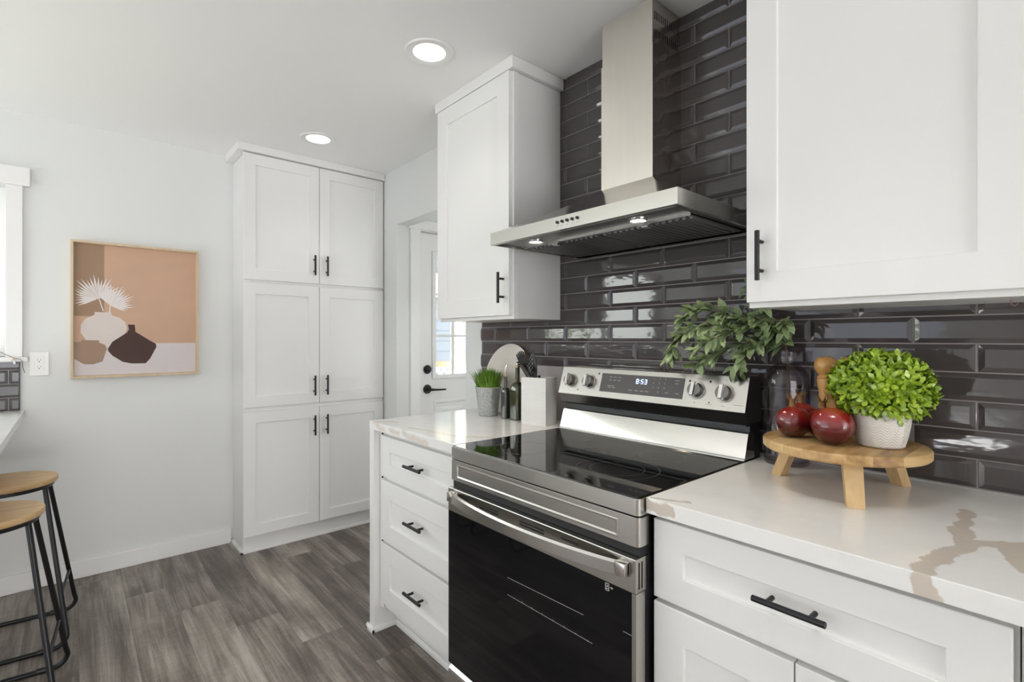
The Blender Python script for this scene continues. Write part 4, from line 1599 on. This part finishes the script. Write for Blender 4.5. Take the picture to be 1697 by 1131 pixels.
# spoon handle
root = thing('serving_spoon', 'thick black spoon handle leaning out of the white crock', 'utensil', (1.48, 1.55, CT + .03))
b = MB()
b.tube([(1.4780, 1.512, CT + .030), (1.4690, 1.550, CT + .160), (1.4640, 1.592, CT + .214), (1.4600, 1.622, CT + .246)], .010, 12, radii=[.006, .010, .0118, .0100])
b.build('handle', 'black_plastic', root, smooth=True)

# round board and mauve board against the tile
root = thing('round_board', 'round whitewashed wooden board leaning on the tile behind the grass', 'cutting board', (1.59, 1.885, CT))
RB, LEAN = .170, math.radians(11)


def rb(r, a, d):
    """disc point: r, angle, depth"""
    u, w = r * math.cos(a), r * math.sin(a) + RB
    return (1.5610 + w * math.sin(LEAN) + d * math.cos(LEAN), 1.885 + u, CT + .0040 + w * math.cos(LEAN) - d * math.sin(LEAN))


b = MB()
lp = [[rb(r, 2 * PI * i / 72, d) for i in range(72)] for r, d in ((RB - .0012, 0), (RB, .0012), (RB, .0138), (RB - .0012, .015))]
b.loops(lp)
for f in b.bm.faces:
    f.material_index = 1
b.mi = 0
for f in b.bm.faces:
    if len(f.verts) > 10:
        f.material_index = 0
b.build('disc', ['board_face', 'board_edge'], root)
o = MB().box(1.6190, 1.6306, 1.440, 1.705, CT + .0003, 1.1555, bev=.001).build('backsplash_board', 'mauve', loc=(1.625, 1.62, CT))
tag(o, 'flat mauve grey board standing against the tile behind bottles and crock', 'board')

# ------------------------------------------------------------------ serving stand and what it carries
SCX, SCY, ZT = 1.400, .4025, 1.0330
root = thing('serving_stand', 'round butcher block serving stand on three splayed legs', 'serving stand', (SCX, SCY, CT))
MB().lathe([(.155, ZT - .0250), (.166, ZT - .0235), (.1705, ZT - .0190), (.1705, ZT - .0045), (.168, ZT - .0010), (.164, ZT)], (SCX, SCY, 0), 72).build('board', 'butcher', root, smooth=True)
for (fx_, fy_) in ((1.4235, .5560), (1.2680, .3400), (1.5480, .3180)):
    d = Vector((fx_ - SCX, fy_ - SCY, 0))
    u = d.normalized()
    s = Vector((-u.y, u.x, 0))
    top = Vector((SCX, SCY, ZT - .0252)) + u * (d.length - .036)
    bot = Vector((fx_, fy_, CT + .0003))
    lp = []
    for (p, wd, th) in ((bot, .0165, .0125), (top, .0185, .0135)):
        lp.append([p - s * wd - u * th, p + s * wd - u * th, p + s * wd + u * th, p - s * wd + u * th])
    MB().loops(lp).build('leg', 'leg_wood', root)


def pomegranate(c, r, tilt, label, seed, rzv):
    rg = random.Random(seed)
    root = thing('pomegranate', label, 'pomegranate', c, group='pomegranates on the serving stand')
    b = MB()
    n = 36
    h = r * 1.86
    T = Matrix.Translation(Vector(c)) @ Matrix.Rotation(rzv, 4, 'Z')
    prof = [(.02, 0), (.30, .015), (.62, .10), (.88, .28), (.995, .50), (.965, .68), (.80, .86), (.52, .965), (.30, 1.0), (.20, 1.03)]
    lp = []
    for q, z in prof:
        ring = []
        for i in range(n):
            t = 2 * PI * i / n
            k = 1 + .025 * math.cos(5 * t + seed) + .02 * math.cos(3 * t + 2 * seed)
            ring.append(T @ Vector((r * q * k * math.cos(t), r * q * k * math.sin(t), .0003 + h * z)))
        lp.append(ring)
    b.loops(lp)
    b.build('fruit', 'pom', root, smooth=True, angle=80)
    b = MB()
    lp = []
    for q, z in ((.26, .99), (.19, 1.08), (.17, 1.20), (.20, 1.28)):
        lp.append([T @ Vector((r * q * math.cos(2 * PI * i / 16), r * q * math.sin(2 * PI * i / 16), h * z)) for i in range(16)])
    b.loops(lp, False, True)
    for i in range(7):
        t = 2 * PI * i / 7 + rg.random() * .4
        o = Vector((math.cos(t), math.sin(t), 0))
        s = Vector((-o.y, o.x, 0))
        base = Vector((0, 0, h * 1.26)) + o * r * .20
        tip = Vector((0, 0, h * (1.42 + .06 * rg.random()))) + o * r * (.30 + .15 * rg.random())
        q = [base - s * r * .09, base + s * r * .09, tip]
        b.loops([[T @ p for p in q], [T @ (p + o * .0012) for p in q]])
    b.build('crown', 'pom_crown', root, smooth=True)


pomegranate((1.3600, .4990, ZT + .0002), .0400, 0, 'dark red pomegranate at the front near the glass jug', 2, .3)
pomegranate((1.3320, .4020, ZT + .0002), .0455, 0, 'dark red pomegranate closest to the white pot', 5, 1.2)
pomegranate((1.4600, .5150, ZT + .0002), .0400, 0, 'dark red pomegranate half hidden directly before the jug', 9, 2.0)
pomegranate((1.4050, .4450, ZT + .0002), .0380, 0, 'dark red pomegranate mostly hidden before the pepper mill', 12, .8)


def leaf_mesh(b, p, d, up, L, W, cup=.25, n=4, curl=.2, ob=1.0):
    """leaf from p along d; up is the rough facing"""
    d = d.normalized()
    s = d.cross(up)
    if s.length < 1e-4:
        s = d.cross(Vector((1, 0, 0)))
    s.normalize()
    nrm = s.cross(d).normalized()
    rows = []
    for i in range(n + 1):
        t = i / n
        w = W * math.sin(PI * min(1, (t ** ob) * .93 + .05)) ** .8
        if i == n:
            w = W * .05
        c = p + d * L * t - nrm * curl * L * t * t
        rows.append((b.bm.verts.new(c - s * w + nrm * cup * w), b.bm.verts.new(c), b.bm.verts.new(c + s * w + nrm * cup * w)))
    for a, c in zip(rows, rows[1:]):
        for k in (0, 1):
            f = b.bm.faces.new((a[k], a[k + 1], c[k + 1], c[k]))
            f.material_index = b.mi
            f.smooth = True


# boxwood ball in white herringbone pot
BP = (1.4000, .3250, ZT + .0003)
root = thing('potted_boxwood', 'round bright green leafy ball in a white herringbone pot', 'potted plant', BP)
n = 140
prof = [(.036, 0), (.0415, .001), (.0445, .004), (.0500, .026), (.0545, .050), (.0570, .074), (.0565, .078), (.0530, .078), (.0520, .066)]
b = MB()
lp = []
fine = []
for i in range(len(prof) - 1):
    r0, z0_ = prof[i]
    r1, z1_ = prof[i + 1]
    m = 26 if 2 <= i <= 4 else 1
    for k in range(m):
        t = k / m
        fine.append((r0 + (r1 - r0) * t, z0_ + (z1_ - z0_) * t, 2 <= i <= 4))
fine.append((*prof[-1], False))
for r, z, pat in fine:
    ring = []
    for i in range(n):
        a = 2 * PI * i / n
        tri = abs(((i / n * 14) % 1.0) - .5) * 2          # chevron phase round the pot
        h = .0010 * math.sin((z + tri * .0090) * 2 * PI / .0062) if pat else 0
        ring.append((BP[0] + (r + h) * math.cos(a), BP[1] + (r + h) * math.sin(a), BP[2] + z))
    lp.append(ring)
b.loops(lp)
b.build('pot', 'pot_white', root, smooth=True, angle=60)
b = MB()
g = random.Random(11)
cc = Vector((BP[0], BP[1], 1.1680))
ra = Vector((.098, .098, .078))
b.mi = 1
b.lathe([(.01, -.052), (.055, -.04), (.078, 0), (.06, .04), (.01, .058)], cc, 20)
b.mi = 0
N = 520
for i in range(N):
    zz = 1 - 2 * (i + .5) / N
    if zz < -.78:
        continue
    th = i * 2.399963
    rr = math.sqrt(1 - zz * zz)
    dv = Vector((rr * math.cos(th), rr * math.sin(th), zz))
    dv = (dv + Vector((g.uniform(-.16, .16), g.uniform(-.16, .16), g.uniform(-.16, .16)))).normalized()
    p = cc + Vector((dv.x * ra.x, dv.y * ra.y, dv.z * ra.z)) * g.uniform(.80, .97)
    ax_ = (dv + Vector((g.uniform(-.35, .35), g.uniform(-.35, .35), g.uniform(-.15, .45)))).normalized()
    e1 = ax_.cross(Vector((.3, .2, 1))).normalized()
    e2 = ax_.cross(e1)
    ph = g.random() * 6.28
    for q in range(4):
        t = ph + q * 2 * PI / 3.8
        side = e1 * math.cos(t) + e2 * math.sin(t)
        d = (ax_ * g.uniform(.45, .95) + side * g.uniform(.5, .9)).normalized()
        leaf_mesh(b, p + side * .001, d, ax_ * 1.0 - side * .4, g.uniform(.0180, .0245), g.uniform(.0047, .0058), cup=.16, curl=g.uniform(-.05, .3), ob=1.5)
b.build('foliage', ['boxwood', 'grass'], root, recalc=False)


# pepper mills
def mill(c, label):
    root = thing('pepper_mill', label, 'pepper mill', c, group='wooden pepper mills')
    MB().lathe([(.024, 0), (.0255, .002), (.0255, .020), (.0225, .030), (.0190, .055), (.0165, .085), (.0165, .105), (.0195, .122), (.0215, .136), (.0200, .140)], c, 36).build('mill_body', 'mill_wood', root, smooth=True)
    MB().lathe([(.0195, .1405), (.0205, .142), (.0205, .145), (.0180, .1475), (.0160, .150), (.0205, .155), (.0255, .164), (.0275, .174), (.0260, .185), (.0205, .1935), (.011, .198), (.002, .199)], c, 36).build('mill_head', 'mill_wood', root, smooth=True)


mill((1.5120, .4720, ZT + .0003), 'turned wooden pepper mill standing between glass jug and leafy ball')
mill((1.5410, .4240, ZT + .0003), 'turned wooden pepper mill almost hidden behind the leafy ball')

# glass jug with branch
JC = (1.5650, .5900, CT)
root = thing('glass_jug', 'clear glass bottle jug standing behind the serving stand', 'vase', JC)
wl_ = .0022
outer = [(.050, 0), (.056, .002), (.059, .008), (.060, .030), (.060, .235), (.058, .255), (.050, .272), (.036, .284), (.0245, .291), (.0225, .298), (.0225, .312), (.0250, .3145), (.0262, .320), (.0250, .325)]
inner = [(.0205, .325), (.0200, .298), (.0225, .2885), (.036, .2800), (.0485, .268), (.0560, .252), (.0578, .235), (.0578, .030), (.0560, .012), (.045, .008)]
MB().lathe(outer + inner, JC, 48, True, True).build('jug_body', 'jug_glass', root, smooth=True)
root = thing('leafy_branch', 'soft green leafy branches arching out of the glass jug', 'branch', (1.565, .59, CT + .02))
g = random.Random(21)
neck = Vector((1.565, .590, 1.245))
stems = [
    [(1.565, .575, .94), (1.566, .584, 1.10), tuple(neck), (1.545, .612, 1.290), (1.520, .675, 1.318), (1.500, .740, 1.322), (1.490, .800, 1.318), (1.485, .860, 1.300), (1.480, .900, 1.262), (1.480, .915, 1.215)],
    [(1.545, .575, .94), (1.556, .582, 1.10), (1.562, .589, 1.245), (1.548, .620, 1.276), (1.520, .680, 1.268), (1.500, .740, 1.245), (1.490, .790, 1.222), (1.485, .830, 1.195)],
    [(1.548, .620, 1.283), (1.520, .700, 1.345), (1.505, .770, 1.362), (1.495, .830, 1.370), (1.490, .875, 1.345)],
    [(1.580, .60, .94), (1.572, .592, 1.10), (1.566, .592, 1.246), (1.566, .610, 1.300), (1.560, .635, 1.350), (1.555, .665, 1.400), (1.550, .690, 1.440)],
    [(1.562, .590, 1.246), (1.540, .585, 1.290), (1.515, .580, 1.325), (1.500, .565, 1.338)],
    [(1.520, .675, 1.318), (1.480, .715, 1.300), (1.460, .765, 1.275), (1.455, .815, 1.240)],
    [(1.535, .640, 1.278), (1.505, .675, 1.240), (1.500, .705, 1.205), (1.502, .715, 1.180)],
    [(1.552, .605, 1.280), (1.535, .625, 1.320), (1.512, .660, 1.340), (1.50, .69, 1.345)],
]


def smooth_path(pts, m=5):
    P = [Vector(p) for p in pts]
    out = []
    for i in range(len(P) - 1):
        p0, p1, p2, p3 = P[max(i - 1, 0)], P[i], P[i + 1], P[min(i + 2, len(P) - 1)]
        for k in range(m):
            t = k / m
            out.append(.5 * ((2 * p1) + (p2 - p0) * t + (2 * p0 - 5 * p1 + 4 * p2 - p3) * t * t + (3 * p1 - p0 - 3 * p2 + p3) * t ** 3))
    out.append(P[-1])
    return out


lb = MB()
for k, s in enumerate(stems):
    pth = smooth_path(s)
    b = MB()
    b.tube(pth, .002, 7, radii=[.0024 - .0014 * i / (len(pth) - 1) for i in range(len(pth))])
    b.build('stem', 'stem', root, smooth=True)
    L = 0.0
    nxt = 0.0
    for i in range(1, len(pth)):
        a, c = pth[i - 1], pth[i]
        L += (c - a).length
        if c.z < 1.262 and c.x > 1.535:
            nxt = L
            continue
        if L >= nxt:
            nxt = L + .0095
            t = (c - a).normalized()
            for sgn in (-1, 0, 1):
                d = t * g.uniform(.2, .8) + Vector((g.uniform(-1, .35), g.uniform(-.7, .7), g.uniform(-.8, .7)))
                d.normalize()
                p = c + d * .003
                ln = g.uniform(.032, .052)
                tip = p + d * ln
                if tip.x > 1.622:
                    d.x -= (tip.x - 1.615) / ln
                    d.normalize()
                if tip.y < .645 and tip.x > 1.31 and tip.z > 1.345 :
                    d.z -= .9
                    d.normalize()
                leaf_mesh(lb, p, d, Vector((g.uniform(-.9, .1), g.uniform(-.5, .5), 1)), ln, g.uniform(.0085, .0125), cup=.25, curl=g.uniform(.0, .5), n=5)
lb.build('leaves', 'eucalyptus', root, recalc=False)

# ------------------------------------------------------------------ outside
struct(MB().box(-14, 14, 3.8, 22, -.35, -.25).build('ground', 'ground'))


def tree(c, r, h, seed, label):
    root = thing('garden_tree', label, 'tree', c, group='garden trees outside the window')
    g = random.Random(seed)
    MB().tube([(c[0], c[1], c[2]), (c[0] + .1, c[1], c[2] + h * .5), (c[0], c[1], c[2] + h)], .1, 10, radii=[.13, .09, .04]).build('trunk', 'bark', root, smooth=True)
    b = MB()
    for i in range(620):
        v = Vector((g.gauss(0, 1), g.gauss(0, 1), g.gauss(0, 1))).normalized() * (g.random() ** .4)
        p = Vector((c[0] + v.x * r, c[1] + v.y * r, c[2] + h + v.z * r * 1.2))
        d = Vector((g.uniform(-1, 1), g.uniform(-1, 1), g.uniform(-1, .6)))
        leaf_mesh(b, p, d, Vector((g.uniform(-.5, .5), g.uniform(-.5, .5), 1)), g.uniform(.18, .3), g.uniform(.06, .1), n=2)
    b.build('crown', 'tree_leaf', root, recalc=False)


tree((-1.6, 8.2, -.25), 1.5, 1.9, 1, 'leafy garden tree straight outside the kitchen window')
tree((-6.2, 9.8, -.25), 1.7, 2.2, 2, 'leafy garden tree at the far side outside the kitchen window')
root = thing('side_sky_blocker', 'unseen panel added outside the side window to block the sky', 'light blocker', (-5.2, .9, -.3))  # unseen panel, added to keep bright sky out of the side window
MB().box(-5.25, -5.2, -4.5, 5.0, -.3, 3.6, bev=.01).build('blocker_panel', 'siding', root)
root = struct(thing('patio_sky_blocker', 'unseen roof and wall added behind the camera to block the sky', 'patio cover', (0, -7.0, -.3)))  # unseen roof and wall, added to hold back sky at the patio glazing
MB().box(-4.5, 3.0, -8.2, -5.22, 2.55, 2.65).build('blocker_roof', 'deck_wood', root)
MB().box(-4.5, 3.0, -8.2, -8.1, -.3, 2.549).build('blocker_wall', 'siding', root)
# neighbour house and porch seen through the door glass
root = thing('neighbor_house', 'neighboring house wall with blue grey lap siding seen through the door', 'house', (4.0, 6.2, -.25))
b = MB()
for k in range(24):
    z = -.25 + k * .15
    b.loops([[(x, 6.20, z), (x, 6.18, z), (x, 6.195, z + .15), (x, 6.20, z + .15)] for x in (.2, 9.0)])
b.build('siding', 'siding', root)
MB().box(1.5, 8.0, 6.06, 6.17, 1.86, 2.20, bev=.01).build('fascia', 'fascia', root)
struct(MB().box(.2, 9.0, 3.75, 6.17, 2.50, 2.60).build('porch_sky_blocker', 'trim'))  # unseen roof, added to shade the siding and railing from the sky
root = thing('porch_railing', 'white lattice porch railing with cedar top rail outside the entry door', 'railing', (3.1, 4.6, 0))
b = MB()
MB().box(2.3, 4.6, 4.56, 4.66, .985, 1.035, bev=.004).build('top_rail', 'deck_wood', root)
for i in range(-8, 40):
    x = 2.3 + i * .085
    for s in (1, -1):
        p0 = Vector((x, 4.61 + .006 * s, -.2 if s > 0 else .98))
        p1 = Vector((x + 1.18, 4.61 + .006 * s, .98 if s > 0 else -.2))
        if p1.x < 2.3 or p0.x > 4.6:
            continue
        t0 = max(0, (2.3 - p0.x) / 1.18)
        t1 = min(1, (4.6 - p0.x) / 1.18)
        if t1 - t0 < .03:
            continue
        q0, q1 = p0.lerp(p1, t0), p0.lerp(p1, t1)
        d = (q1 - q0).normalized()
        w = Vector((-d.z, 0, d.x)) * .016
        o = Vector((0, .008, 0))
        b.loops([[q0 - w, q0 + w, q0 + w + o, q0 - w + o], [q1 - w, q1 + w, q1 + w + o, q1 - w + o]])
b.build('lattice', 'trim', root)
root = thing('porch_post', 'square cream porch post outside the entry door', 'post', (2.98, 4.3, -.25))
MB().box(2.925, 3.035, 4.245, 4.355, -.25, 2.499, bev=.006).build('shaft', 'trim', root)

for o in bpy.data.objects:
    for k in ('_base', '_rz'):
        if k in o:
            del o[k]
